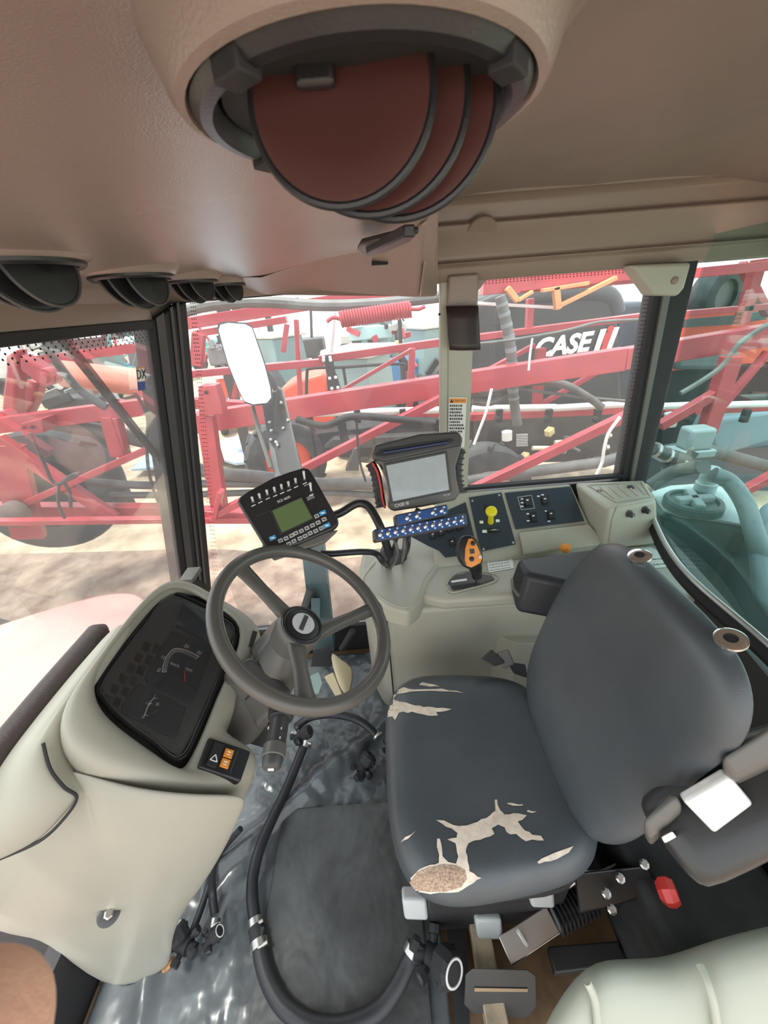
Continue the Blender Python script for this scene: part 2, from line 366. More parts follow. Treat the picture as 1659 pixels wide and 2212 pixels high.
# foot bracket of the A pillar
s = MB(); s.box(D(412, 1242, 1.13), (.04, .06, .015)); struct('foot_bracket', s, GREY, ap, bev=.003)
# B pillar: beige upright, lit flange, brown cap
s = MB(); s.box((.292, 1.385, 1.05), (.085, .07, 1.05)); bp_ = struct('trim_8', s, BEIGE, bev=.006)
s = MB(); s.box((.238, 1.36, 1.06), (.026, .03, 1.0)); struct('flange', s, BEIGE, bp_, bev=.004)
s = MB(); s.box((.292, 1.37, 1.50), (.092, .09, .10)); struct('cap', s, TRIM, bp_, bev=.006)
# C pillar: black with beige cap
cp_ = MB(); ct, cb = PY(1455, 600, YW), PY(1372, 1040, YW)
cp_.hexa([cb+V((-.045, 0, -.2)), cb+V((.055, 0, -.2)), cb+V((.055, .06, -.2)), cb+V((-.045, .06, -.2))], [ct+V((-.058, -.01, .08)), ct+V((.058, -.01, .08)), ct+V((.058, .06, .08)), ct+V((-.058, .06, .08))])
cpo = struct('trim_9', cp_, MBLACK, bev=.006)
s = MB(); s.hexa([cb+V((-.020, -.012, -.1)), cb+V((-.005, -.012, -.1)), cb+V((-.005, 0, -.1)), cb+V((-.020, 0, -.1))], [ct+V((-.035, -.02, 0)), ct+V((-.012, -.02, 0)), ct+V((-.012, 0, 0)), ct+V((-.035, 0, 0))]); struct('gasket', s, GREY, cpo, bev=.002)
s = MB(); a = [PY(x, y, 1.30) for x, y in ((1362, 572), (1496, 566), (1480, 622), (1466, 640), (1410, 638), (1400, 622))]; s.prism(a, (0, .06, 0)); cc = struct('cap', s, BEIGE, cpo, bev=.010)
s = MB(); p = PY(1458, 606, 1.298); s.lathe(p, (0, -1, 0), [(.010, -.004), (.010, .002), (.007, .004), (0, .004)], 20); struct('plug', s, TRIM, cpo)
# windows: panes with black seals
s = MB(); c4 = [PW(-420, 745), PW(322, 702), PW(388, 1225)]
s.hexa([V((-.60, -.35, 1.49)), V((-.60, 1.22, 1.49)), V((-.60, 1.22, 1.49))+wdir*1.0, V((-.60, -.35, 1.49))+wdir*1.0], [V((-.606, -.35, 1.49)), V((-.606, 1.22, 1.49)), V((-.606, 1.22, 1.49))+wdir*1.0, V((-.606, -.35, 1.49))+wdir*1.0])
w1 = struct('window_1', s, GLW, smooth=0)
s = MB(); s.bar((-.603, -.35, 1.487), (-.603, 1.22, 1.487), .016, .022)
struct('window_seal', s, MBLACK, w1, bev=.003)
s = MB(); s.box((-.24, YW+.02, .86), (.94, .006, 1.4)); w2 = struct('window_2', s, GLS, smooth=0)
s = MB(); s.box((-.24, YW+.012, 1.541), (.94, .012, .012)); struct('window_seal', s, MBLACK, w2)
s = MB(); s.box((.64, YW+.02, 1.17), (.62, .006, .76)); w3 = struct('window_3', s, GLS, smooth=0)
s = MB(); s.box((.64, YW+.008, .832), (.64, .025, .012)); struct('window_seal', s, MBLACK, w3)
for a, b, th in ((PY(1045, 606, YW), PY(1035, 628, YW), 0),):
    s = MB(); s.prism([PY(1030, 604, YW-.002), PY(1052, 603, YW-.002), PY(1030, 632, YW-.002)], (0, .01, 0)); struct('corner_gusset', s, TRIM, w3)
def dots(par, pts, r, ax, name='dotted_border'):
    s = MB()
    for p in pts: s.lathe(p, ax, [(r, 0), (r, .0006)], 8)
    o = obj(name, s, MBLACK, par, smooth=0); o['kind'] = 'stuff'
pt = []
for k in range(70):
    for j in range(3): pt.append(PY(412+k*.72+j*4.2+(k % 2)*1.5, 655+k*8.6, YW+.012))
dots(w2, pt, .0017, (0, -1, 0))
pt = []
for k in range(44):
    for j in range(3): pt.append(PY(1402-k*1.35-j*4-(k % 2)*1.5, 640+k*8.8, YW+.012))
for k in range(48):
    for j in range(2): pt.append(PY(1034+k*7.6, 609-k*.62+j*5, YW+.012))
dots(w3, pt, .0017, (0, -1, 0))
pt = []
for k in range(60):
    for j in range(4): pt.append(V((-.598, .05+k*.0195+(j % 2)*.008, 1.474)) + wdir*(.008*j))
dots(w1, pt, .0021, (1, 0, 0))
# rear window pane from the C pillar round towards the camera
ra, rb = V((1.02, 1.34, 0)), V((.80, .10, 0)); rd = (rb-ra).normalized(); rn = V((-rd.y, rd.x, 0))
s = MB(); s.hexa([ra+V((0, 0, .30)), rb+V((0, 0, .30)), rb+V((0, 0, 1.60)), ra+V((0, 0, 1.60))], [p+rn*.006 for p in (ra+V((0, 0, .30)), rb+V((0, 0, .30)), rb+V((0, 0, 1.60)), ra+V((0, 0, 1.60)))])
w4 = struct('window_4', s, GLR, smooth=0)
s = MB(); l1 = [PZ(1405, 1105, .76), PZ(1440, 1180, .75), PZ(1500, 1255, .74), PZ(1659, 1392, .73), PZ(1760, 1500, .73)]
s.tube(spl(l1, 6), .008, 8); l2 = [p + V((.012, 0, -.03)) for p in l1]; struct('window_seal', s, STEEL, w4)
s = MB(); s.tube(spl(l2, 6), .022, 8); struct('window_channel', s, MBLACK, w4)
# wall below rear window and right wall below console glass
s = MB(); s.hexa([ra+V((.02, 0, -.02)), rb+V((.02, 0, -.02)), rb+V((-.02, 0, .66)), ra+V((.0, 0, .66))], [p+V((.06, 0, 0)) for p in (ra+V((.02, 0, -.02)), rb+V((.02, 0, -.02)), rb+V((-.02, 0, .66)), ra+V((.0, 0, .66)))])
struct('wall_rear', s, DGREY)
s = MB(); s.box((.62, YW+.03, .40), (.8, .04, .82)); struct('wall_right', s, DGREY)
s = MB(); s.box((-.24, YW+.02, .08), (.94, .05, .16)); struct('baseboard_right', s, MBLACK)
s = MB(); s.box((-.86, .55, .10), (.04, 1.5, .22)); struct('baseboard_front', s, MBLACK)

# ============================================================ RIGHT CONSOLE
con = thing('side_console', 'long beige side console under the right side windows with dark switch plates', 'console', (.4, 1.15, 0))
foot = [(-.10, 1.34), (-.115, 1.22), (-.105, 1.10), (-.06, .995), (.0, .965), (.10, .955), (.40, .955), (.95, .89), (.98, .92), (.99, 1.34)]
def ringz(z, k=0): return [(x, y+(k if y < 1.3 else 0), z) for x, y in foot]
s = MB().rings([ringz(0, .03), ringz(.30, .02), ringz(.58, 0), ringz(.60, .0)]); obj('body', s, BEIGE, con, bev=.02)
# deck
s = MB().prism([(.10, 1.34, .60), (.10, .965, .60), (.17, .935, .60), (.40, .93, .60), (.96, .865, .60), (.985, .89, .60), (.99, 1.34, .60)], (0, 0, .05)); obj('deck', s, BEIGE, con, bev=.016)
# recessed knee bulge step
s = MB().prism([PZ(1000, 1375, .40), PZ(1060, 1370, .42), V((.42, .92, .44)), V((.8, .88, .44)), V((.8, 1.0, .44)), V((.25, 1.0, .44))], (0, 0, -.3)); obj('lower_step', s, BEIGE, con, bev=.03)
# front horn
hz = .66
hp = [PZ(775, 1252, hz), PZ(800, 1215, hz), PZ(832, 1180, hz), V((-.01, 1.33, hz)), V((.16, 1.33, hz)), V((.20, 1.20, hz)), PZ(957, 1210, hz), PZ(925, 1255, hz), PZ(905, 1300, hz), PZ(880, 1322, hz), PZ(840, 1312, hz), PZ(785, 1275, hz)]
s = MB().prism(hp, (0, 0, -.075)); obj('front_shelf', s, BEIGE, con, bev=.012)
s = MB(); ed = [hp[i] + V((0, 0, .001)) for i in (1, 0, 11, 10, 9, 8, 7, 6)]; cx = V((.05, 1.12, hz))
s.tube(spl([p+(cx-p).normalized()*.018 for p in ed], 6), .0022, 6); obj('edge_groove', s, BEIGE, con)
q = [PZ(800, 1290, .635), PZ(878, 1318, .635), PZ(878, 1330, .60), PZ(800, 1302, .60)]
s = MB(); s.patch(q, 0, 0, 1, 1, .006, .012); obj('front_slot', s, BEIGE, con, bev=.002)
s = MB(); s.ball(Q(q, .93, .5)+nrm(q)*.012, .003, 10); obj('screw', s, STEEL, con)
# cable hole
s = MB(); hc = PZ(849, 1203, hz); s.lathe(hc + V((0, 0, -.02)), (0, 0, 1), [(.052, 0), (.052, .0225)], 32); hm = obj('cable_hole', s, MBLACK, con)
# front side seam
s = MB(); s.tube([(-.02, .962, .58), (-.02, .966, .3), (-.02, .985, 0.02)], .003, 6); obj('seam', s, MBLACK, con)
# sloped instrument bank
A0 = PY(1005, 1072, 1.315); A1 = PY(1240, 1042, 1.315); A2 = PY(1275, 1160, 1.17); A3 = PY(1040, 1205, 1.14)
A00 = V((.20, 1.315, .835)); 
bank = [V((.20, 1.33, .83)), V((.73, 1.33, .83)), V((.77, 1.13, .672)), V((.16, 1.10, .655))]
s = MB().hexa([p + V((0, 0, -.09)) for p in bank], bank); obj('switch_bank', s, BEIGE, con, bev=.01)
bn = nrm(bank); b0 = bank[0]
def PB(x, y, h=.002): return PP(x, y, b0 + bn*h, bn)
def plate(name, pts, m_=PLATE, h0=.001, h1=.004, par=con, bev=.0015): 
    return obj(name, MB().prism([PB(x, y, h0) for x, y in pts], bn*(h1-h0)), m_, par, bev=bev)
pl1 = plate('switch_plate', [(1013, 1075), (1083, 1064), (1114, 1176), (1038, 1192)])
pl2 = plate('switch_plate', [(1090, 1065), (1232, 1051), (1262, 1126), (1114, 1144)])
pl3 = plate('switch_plate', [(955, 1108), (1006, 1085), (1032, 1192), (1002, 1200), (962, 1205), (948, 1190), (925, 1180), (870, 1150), (880, 1130)])
def pxq(cx, cy, w_, h_, rx=0, ry=0):  # little quad around a pixel on the bank, long side follows (rx,ry)
    return [(cx-w_-rx, cy-h_-ry), (cx+w_-rx, cy-h_+ry), (cx+w_+rx, cy+h_+ry), (cx-w_+rx, cy+h_-ry)]
def rocker(cx, cy, w_=7, h_=10, par=pl2, ry=-1, rx=1.5, m2=WHITE):
    fr_ = obj('rocker_frame', MB().prism([PB(x, y, .003) for x, y in pxq(cx, cy, w_, h_, rx, ry)], bn*.003), BLACK, par, bev=.0008)
    q = [PB(x, y, .006) for x, y in pxq(cx, cy, w_-2, h_-2, rx, ry)]
    n = bn; s = MB().add([q[0], q[1], q[2], q[3], q[0]+n*.002, q[1]+n*.002, q[2]+n*.008, q[3]+n*.008], [(3, 2, 1, 0), (4, 5, 6, 7), (0, 1, 5, 4), (1, 2, 6, 5), (2, 3, 7, 6), (3, 0, 4, 7)])
    obj('rocker', s, BLACK, fr_, bev=.0008)
    obj('symbol', MB().patch([p+n*.0045 for p in q], .3, .28, .7, .42, 0, .0008), m2, fr_)
rocker(1139, 1084, 8, 11); rocker(1177, 1081, 8, 10); rocker(1152, 1118, 8, 11); rocker(1190, 1113, 8, 11)
for a, b_, c_, d_ in (((1118, 1074), (1148, 1070), (1155, 1098), (1126, 1101)),):
    s = MB()
    pts = [a, b_, c_, d_]
    for i in range(4): s.bar(PB(*pts[i], .0045), PB(*pts[(i+1) % 4], .0045), .001, .0008, bn)
    obj('printed_frame', s, WHITE, pl2)
rocker(1066, 1146, 14, 5, pl1, -1, .5, WHITE)
for cx, cy in ((935, 1157), (953, 1150), (972, 1142), (992, 1138), (977, 1172)): rocker(cx, cy, 7, 8, pl3, -3, 2)
for x, y in ((1020, 1082), (1078, 1070), (1044, 1186), (1108, 1172)):
    s = MB().lathe(PB(x, y, .004), bn, [(.004, 0), (.004, .001), (.002, .002)], 12); obj('screw', s, STEEL, pl1)
for x, y, w_ in ((1040, 1128, 4), (1075, 1125, 4), (1047, 1148, 5)):
    obj('symbol', MB().prism([PB(a, b_, .0042) for a, b_ in pxq(x, y, w_, 3)], bn*.0006), WHITE, pl1)
for x, y in ((1128, 1078), (1128, 1086), (1128, 1094), (1163, 1072), (1172, 1069), (1140, 1110), (1141, 1125), (1180, 1104), (1186, 1126)):
    obj('symbol', MB().prism([PB(a, b_, .0042) for a, b_ in pxq(x, y, 3, 1.4)], bn*.0006), WHITE, pl2)
obj('lever_slot', MB().prism([PB(x, y, .004) for x, y in pxq(1052, 1098, 7, 7)], bn*.001), MBLACK, pl1)
yk = thing('yellow_knob', 'round yellow push knob standing on the dark switch plate', 'knob', PB(1060, 1125, .004))
kb = PB(1060, 1128, .004); kt = D(1061, 1106, (kb-CP).dot(F)*.955)
obj('stem', MB().tube([kb, kt], [.011, .008], 16), YEL, yk)
ax = (kt-kb).normalized(); ax = (ax+V((0, -.5, .4))).normalized()
obj('cap', MB().lathe(kt, ax, [(.013, -.006), (.019, -.002), (.0205, .004), (.019, .011), (.012, .015), (0, .0155)], 28), YEL, yk)
# beige ledge with cup-holder tray ridges, box with two knobs
obj('ledge_panel', MB().prism([PB(x, y, .001) for x, y in ((1120, 1152), (1270, 1134), (1300, 1170), (1290, 1180), (1130, 1200))], bn*.012), BEIGE, con, bev=.006)
bx = [PZ(1240, 1042, .83), PZ(1392, 1036, .83), PZ(1418, 1080, .83), PZ(1315, 1100, .83)]
fb = [PZ(1262, 1160, .66), V((1.0, 1.33, .66)), PZ(1424, 1176, .66), PZ(1300, 1190, .66)]
bo = obj('rear_box', MB().hexa(fb, bx), BEIGE, con, bev=.012)
for i in range(5):
    u = .28+.14*i; a, b_ = Q(bx, u, .25)+V((0, 0, .001)), Q(bx, u+.02, .72)+V((0, 0, .001)); obj('tray_ridge', MB().bar(a, b_, .006, .006), BEIGE, con, bev=.002)
s = MB(); rr = [Q(bx, .14, .14), Q(bx, .93, .16), Q(bx, .93, .84), Q(bx, .25, .84)]
for i in range(4): s.bar(rr[i]+V((0, 0, .001)), rr[(i+1) % 4]+V((0, 0, .001)), .004, .005)
obj('tray_rim', s, BEIGE, con)
s = MB(); s.lathe(Q(bx, .20, .4)+V((0, 0, .0)), (0, 0, 1), [(.009, 0), (.009, .004), (.006, .005)], 16); obj('plug', s, GREY, con)
s = MB(); s.lathe(Q(bx, .72, .35)+V((0, 0, .0)), (0, 0, 1), [(.012, 0), (.012, .005), (.008, .007)], 16); obj('plug', s, DGREY, con)
fq = [bx[3], bx[2], fb[2], fb[3]]; fn = nrm(fq)
for u, v, lab in ((.42, .18, 'left'), (.74, .16, 'right')):
    k = thing('rotary_knob', 'black rotary knob on the rear console box, the %s' % ('one nearer the switches' if lab == 'left' else 'one nearer the rear window'), 'knob', Q(fq, u, v), 'rotary knobs on the rear box')
    o_ = Q(fq, u, v); obj('skirt', MB().lathe(o_, fn, [(.013, 0), (.013, .004), (.010, .006), (.009, .018), (.007, .020), (0, .020)], 20), DGREY if lab == 'left' else BLACK, k)
    obj('pointer', MB().bar(o_+fn*.0205+V((0, 0, .006)), o_+fn*.0205-V((0, 0, .004)), .002, .001), WHITE, k)
s = MB(); pp = spl([Q(fq, .12, 1.0), Q(fq, .10, .3), Q(fq, .2, -.02), Q(fq, .5, -.04), Q(fq, .98, -.06)], 6); s.tube([p+fn*.0015 for p in pp], .003, 6); obj('groove', s, BEIGE, con)
# labels on the deck
def card(name, label, q, lines, m_=PAPER, txt=None, ink=DGREY):
    n = nrm(q); t = thing(name, label, 'label', q[0]); obj('sheet', MB().hexa([p+n*.0008 for p in q], [p+n*.0016 for p in q]), m_, t)
    for i in range(lines):
        v = .16+.7*i/max(1, lines-1); L = .06+.84*random.uniform(.7, 1)
        s = MB(); u = .06
        while u < L: wd = random.uniform(.04, .12); s.patch(q, u, v-.02, min(u+wd, .95), v+.02, .0016, .002); u += wd+.03
        obj('printed_line', s, ink, t)
    return t
dq = [PZ(x, y, .6505) for x, y in ((1330, 1186), (1405, 1182), (1475, 1222), (1415, 1228))]
card('instruction_label', 'white printed instruction label on the console deck beside the rear window', dq, 4)
dq = [PZ(x, y, .6505) for x, y in ((1052, 1212), (1107, 1206), (1110, 1228), (1056, 1238))]
card('instruction_label', 'small white printed label on the console deck behind the joystick', dq, 4)
# joystick gate and joystick
jg = thing('shift_gate', 'black stepped shift gate plate let into the console deck', 'shift gate', PZ(1020, 1255, .65))
obj('recess', MB().prism([PZ(x, y, .651) for x, y in ((968, 1258), (985, 1243), (1010, 1238), (1062, 1244), (1068, 1252), (1040, 1262), (1000, 1272), (975, 1272))], (0, 0, .003)), DGREY, jg, bev=.001)
obj('slot', MB().prism([PZ(x, y, .6545) for x, y in ((975, 1266), (1030, 1258), (1030, 1266), (978, 1274))], (0, 0, .001)), MBLACK, jg)
obj('symbol', MB().prism([PZ(x, y, .6545) for x, y in ((974, 1255), (1008, 1250), (1009, 1254), (976, 1259))], (0, 0, .001)), WHITE, jg)
s = MB(); s.tube(spl([PZ(x, y, .652) for x, y in ((966, 1262), (978, 1243), (1000, 1234), (1050, 1236), (1075, 1244), (1066, 1258), (1020, 1270), (975, 1280))], 5, True), .003, 6); obj('rim', s, BEIGE, jg)
js = thing('joystick', 'black joystick with an orange button face on the side console', 'joystick', PZ(1030, 1258, .65))
jb = PZ(1032, 1258, .652); jt = D(1022, 1192, (jb-CP).dot(F)*.93)
obj('shaft', MB().tube([jb, jb*.6+jt*.4], .008, 12), STEEL, js)
obj('boot', MB().tube(spl([jb*.8+jt*.2, jb*.6+jt*.4, jb*.35+jt*.65], 4), [.016, .017, .017, .018, .02, .021, .022, .021, .02], 16), BLACK, js)
fwd = ray(1018, 1196).normalized(); fx = (R - fwd*R.dot(fwd)).normalized(); fy = fwd.cross(fx)
if fy.z < 0: fy = -fy
dj = (jt-CP).length
def PJ(x, y, h=0): return PP(x, y, jt - fwd*h, -fwd)
gp = [(993, 1160), (1004, 1155), (1017, 1155), (1028, 1162), (1038, 1180), (1045, 1205), (1040, 1222), (1020, 1232), (1000, 1226), (985, 1205), (984, 1180)]
s = MB(); s.rings([[PJ(1013+(x-1013)*k, 1193+(y-1193)*k, h) for x, y in gp] for k, h in ((.7, -.045), (.95, -.035), (1.02, -.012), (1.0, .008), (.93, .014))]); obj('grip', s, BLACK, js, sub=1)
op = [(1012, 1164), (1020, 1163), (1028, 1172), (1042, 1205), (1038, 1216), (1018, 1226), (1008, 1222), (1004, 1210), (1005, 1185)]
s = MB(); s.rings([[PJ(x, y, .012) for x, y in op], [PJ(x, y, .018) for x, y in op], [PJ(1022+(x-1022)*.9, 1194+(y-1194)*.93, .020) for x, y in op]]); obj('button_face', s, ORA, js)
for x, y, r_ in ((1022, 1174, .0075), (1019, 1208, .0075)): obj('button', MB().lathe(PJ(x, y, .019), -fwd, [(r_, 0), (r_, .005), (r_*.6, .006), (0, .0055)], 18), BLACK, js)
obj('button', MB().lathe(PJ(1037, 1203, .019), -fwd, [(.005, 0), (.005, .007), (.003, .008), (0, .008)], 14), PAPER, js)
obj('display_window', MB().prism([PJ(x, y, .0195) for x, y in ((1014, 1186), (1024, 1185), (1026, 1195), (1016, 1197))], -fwd*.001), DGREY, js)
tag(obj('orange_knob', MB().lathe(PZ(1222, 1184, .70), (-.3, -.3, 1), [(.014, -.012), (.018, -.004), (.018, .004), (.012, .010), (0, .011)], 24), ORA), 'orange round knob behind the black armrest', 'knob')
# ============================================================ DASHBOARD
dash = thing('dashboard', 'beige dashboard console with instrument cluster at the front of the cab', 'dashboard', (-.5, .5, 0))
cn = V((.62, -.12, .76)).normalized(); c0 = D(360, 1460, .80)
def PC(x, y, h=0): return PP(x, y, c0 + cn*h, cn)
inner = [(378, 1268), (420, 1282), (462, 1310), (532, 1348), (500, 1440), (470, 1500), (438, 1585), (405, 1652), (388, 1668), (340, 1632), (262, 1578), (214, 1535), (197, 1480), (225, 1420), (285, 1345), (340, 1285)]
outer = [(378, 1240), (425, 1252), (468, 1282), (580, 1340), (560, 1420), (500, 1540), (478, 1580), (577, 1604), (545, 1705), (400, 1712), (190, 1660), (120, 1600), (120, 1520), (205, 1420), (265, 1335), (330, 1262)]
hts = [.05, .03, .015, .012, .012, .012, .012, .012, .015, .02, .04, .05, .055, .06, .06, .06]
r0 = [PC(x, y, -.012) for x, y in inner]; r1 = [PC(x, y, h) for (x, y), h in zip(inner, [.035, .015, .01, .008, .006, .006, .008, .008, .01, .02, .035, .045, .05, .05, .045, .04])]
r15 = [PC(i[0]*.7+o[0]*.3, i[1]*.7+o[1]*.3, h+.004) for i, o, h in zip(inner, outer, hts)]
r2 = [PC(*p, h-.002) for p, h in zip(outer, hts)]
r3 = [p + V((-.02, .004, -.05)) for p in r2]
r4 = [p + V((-.10, .02, -.22)) for p in r2]
obj('fascia', MB().rings([r0, r1, r15, r2, r3, r4], cap=False), DASHB, dash, sub=2, solid=.004)
# dark cluster body, dials, glass
cl = obj('cluster_body', MB().prism([PC(x, y, -.03) for x, y in [(380, 1262), (470, 1300), (542, 1345), (400, 1680), (330, 1640), (205, 1550), (188, 1480), (280, 1335)]], cn*.012), MBLACK, dash)
face = [(372, 1280), (455, 1315), (512, 1355), (480, 1450), (430, 1570), (388, 1640), (330, 1602), (262, 1552), (222, 1508), (215, 1478), (260, 1410), (318, 1335), (345, 1296)]
obj('cluster_face', MB().prism([PC(x, y, -.016) for x, y in face], cn*.004), CLF, dash, bev=.002)
obj('bezel', MB().tube(spl([PC(x, y, -.008) for x, y in face], 5, True) + [PC(*face[0], -.008)], .0045, 8, cap=False), BLACK, dash)
obj('bezel_line', MB().tube(spl([PC(362+(x-362)*.965, 1462+(y-1462)*.965, -.004) for x, y in face], 5, True), .0012, 6, cap=False), GREY, dash)
obj('dial_recess', MB().prism([PC(x, y, -.0115) for x, y in ((372, 1362), (462, 1398), (416, 1520), (318, 1478), (312, 1462))], cn*.003), PLATE, dash, bev=.003)
obj('dial_recess', MB().prism([PC(x, y, -.0115) for x, y in ((300, 1475), (402, 1530), (380, 1592), (362, 1590), (262, 1540), (262, 1525))], cn*.003), PLATE, dash, bev=.003)
obj('dial_recess', MB().prism([PC(x, y, -.0115) for x, y in ((395, 1300), (490, 1345), (465, 1395), (380, 1355))], cn*.003), PLATE, dash, bev=.003)
s = MB(); arc = [(350, 1452), (353, 1435), (362, 1415), (375, 1402), (392, 1402), (412, 1409), (430, 1418)]
sp_ = spl([PC(x, y, -.008) for x, y in arc], 5); s.tube(sp_, .0008, 5); ctr = PC(395, 1450, -.008)
for p in sp_[::1]: s.bar(p, p + (ctr-p).normalized()*.009, .0009, .0006, cn)
obj('dial_scale', s, WHITE, dash)
s = MB(); s.bar(PC(398, 1450, -.006), PC(400, 1472, -.006), .002, .0012, cn); obj('needle', s, ORED, dash)
s = MB(); sp_ = spl([PC(x, y, -.008) for x, y in ((333, 1508), (322, 1520), (312, 1545))], 5); s.tube(sp_, .0012, 5)
for p in (sp_[0], sp_[5], sp_[-1]): s.bar(p-(R*.006), p+(R*.006), .0012, .0008, cn)
obj('fuel_scale', s, WHITE, dash)
s = MB(); s.bar(PC(343, 1532, -.006), PC(318, 1548, -.006), .0015, .001, cn); obj('needle', s, GREY, dash)
xd = (PC(420, 1418)-PC(395, 1406)).normalized(); yd = cn.cross(xd)
for x, y, tx, sz in ((430, 1410, '30', .011), (403, 1396, '20', .011), (343, 1448, '0', .012), (352, 1420, '10', .010), (378, 1436, 'km/h', .010), (408, 1446, 'rpm', .010), (334, 1504, '1', .010), (341, 1520, 'o', .012), (320, 1520, '1/2', .008), (310, 1548, '0', .010)):
    text('printed_figure', tx, sz, PC(x, y, -.0075), xd, yd, WHITE, dash, .0003)
k = 0
for i in range(6):
    for j in range(2):
        x, y = 312-i*17+j*22, 1388+i*23+j*1+(j*4)
        q = [PC(a, b_, -.012) for a, b_ in ((x, y), (x+13, y+6), (x+7, y+21), (x-6, y+15))]
        n = cn; obj('indicator_lamp', MB().add([q[0]+n*.006, q[1]+n*.006, q[2], q[3], q[0], q[1]], [(0, 1, 2, 3), (0, 4, 5, 1), (0, 3, 4), (1, 5, 2)]), MBLACK, dash)
gl = [(x, y) for x, y in face]
obj('glass', MB().prism([PC(362+(x-362)*.97, 1462+(y-1462)*.97, .001) for x, y in gl], cn*.0012), GLC, dash, smooth=0)
# ribbon grille slot and switch panel on fascia right end
obj('small_slot', MB().prism([PC(x, y, .014) for x, y in ((546, 1362), (556, 1366), (546, 1398), (537, 1396))], cn*.002), MBLACK, dash, bev=.001)
swp = thing('hazard_switch_panel', 'black panel with a hazard rocker and two orange warning lamps on the dashboard', 'switch panel', PC(487, 1640, .015))
sq = [PC(452, 1592, .020), PC(543, 1622, .020), PC(520, 1690, .022), PC(428, 1657, .022)]
sn = nrm(sq); obj('panel', MB().prism(sq, sn*-.02), BLACK, swp, bev=.004)
obj('hazard_rocker', MB().patch(sq, .14, .12, .36, .88, .0, .006), MBLACK, swp, bev=.001)
s = MB(); tri = [Q(sq, .17, .72)+sn*.0065, Q(sq, .33, .72)+sn*.0065, Q(sq, .25, .52)+sn*.0065]
for i in range(3): s.bar(tri[i], tri[(i+1) % 3], .0018, .0006, sn)
obj('hazard_triangle', s, WHITE, swp)
obj('recess_line', MB().patch(sq, .70, .15, .71, .85, 0, .0008), GREY, swp)
for v in (.32, .64):
    l = obj('warning_lamp', MB().patch(sq, .42, v-.14, .62, v+.14, 0, .003), ORA, swp, bev=.001)
    obj('symbol', MB().patch(sq, .48, v-.06, .56, v-.02, .003, .0035).patch(sq, .48, v+.03, .56, v+.06, .003, .0035), WHITE, l)
# lower panel down to the floor
T = [[(-90, 1640, .64), (60, 1640, .645), (160, 1655, .635), (300, 1700, .64), (440, 1712, .675), (540, 1710, .735)],
     [(-90, 1720, .64), (60, 1730, .645), (165, 1730, .64), (320, 1745, .645), (440, 1745, .68), (526, 1742, .735)],
     [(-90, 1800, .66), (60, 1810, .66), (180, 1810, .66), (330, 1815, .67), (420, 1812, .71), (498, 1808, .79)],
     [(-90, 1900, .70), (60, 1900, .70), (190, 1900, .71), (320, 1900, .74), (400, 1900, .79), (446, 1896, .87)],
     [(-90, 1950, .74), (60, 1960, .75), (150, 1985, .78), (255, 1985, .81), (340, 1985, .86), (392, 1965, .93)],
     [(-90, 1960, .80), (45, 2010, .82), (120, 2008, .85), (185, 2080, .92), (300, 2060, .95), (372, 2025, .98)],
     [(-90, 1965, .86), (40, 2015, .88), (100, 2012, .92), (232, 2140, .97), (320, 2112, .99), (375, 2078, 1.005)]]
obj('lower_panel', MB().grid([[D(*p) for p in r] for r in T]), DASHB, dash, sub=2, solid=.01)
# side pod (rounded, lit)
T = [[(292, 1345, .81), (238, 1425, .745), (168, 1530, .675), (138, 1600, .65), (142, 1650, .64), (172, 1690, .64), (205, 1715, .645)],
     [(262, 1345, .775), (205, 1425, .70), (130, 1530, .635), (95, 1600, .61), (100, 1650, .605), (135, 1695, .61), (167, 1722, .625)],
     [(245, 1362, .80), (165, 1470, .71), (90, 1565, .64), (50, 1635, .60), (55, 1700, .585), (85, 1745, .59), (125, 1775, .61)],
     [(235, 1375, .82), (120, 1515, .70), (20, 1640, .62), (-10, 1700, .59), (-5, 1760, .57), (20, 1805, .575), (80, 1818, .60)],
     [(228, 1385, .84), (90, 1545, .715), (-20, 1690, .615), (-70, 1760, .58), (-70, 1810, .565), (-60, 1850, .57), (0, 1855, .585)],
     [(220, 1395, .86), (40, 1600, .69), (-80, 1750, .60), (-130, 1830, .57), (-130, 1870, .56), (-120, 1890, .56), (-90, 1890, .57)]]
obj('side_pod', MB().grid([[D(*p) for p in r] for r in T]), DASHB, dash, sub=2, solid=.008)
s = MB(); s.tube(spl([D(93, 1605, .605), D(108, 1660, .60), D(138, 1700, .603), D(166, 1724, .617), D(135, 1772, .605), D(85, 1817, .595), D(0, 1855, .58)], 6), .0025, 6); obj('seam', s, MBLACK, dash)
# black padded roll along windshield
s = MB(); pa = [PX(x, y, -.662) for x, y in ((226, 1352), (190, 1395), (100, 1502), (0, 1625), (-120, 1765))]
pr_ = spl(pa, 6); s.tube(pr_, [.006, .012, .018]+[.025]*(len(pr_)-3), 14); one('defroster_pad', 'black ribbed padded roll between the dashboard and the windshield', 'pad', s, mat('pad_rubber', (.05, .035, .033), .5, bump=.6, bscale=120, stretch=(1, 6, 1)))
# bolt knob on lower panel
bk = thing('panel_fastener', 'dark round twist fastener low on the beige dashboard panel', 'fastener', D(235, 1974, .77))
nrmp = -ray(235, 1974).normalized(); o_ = D(235, 1974, .765)
obj('washer', MB().lathe(o_, nrmp, [(.020, 0), (.020, .004), (.016, .006), (0, .006)], 28), DGREY, bk)
obj('bolt_head', MB().lathe(o_, nrmp, [(.009, .004), (.009, .012), (.006, .014), (0, .014)], 6), STEEL, bk, smooth=0)
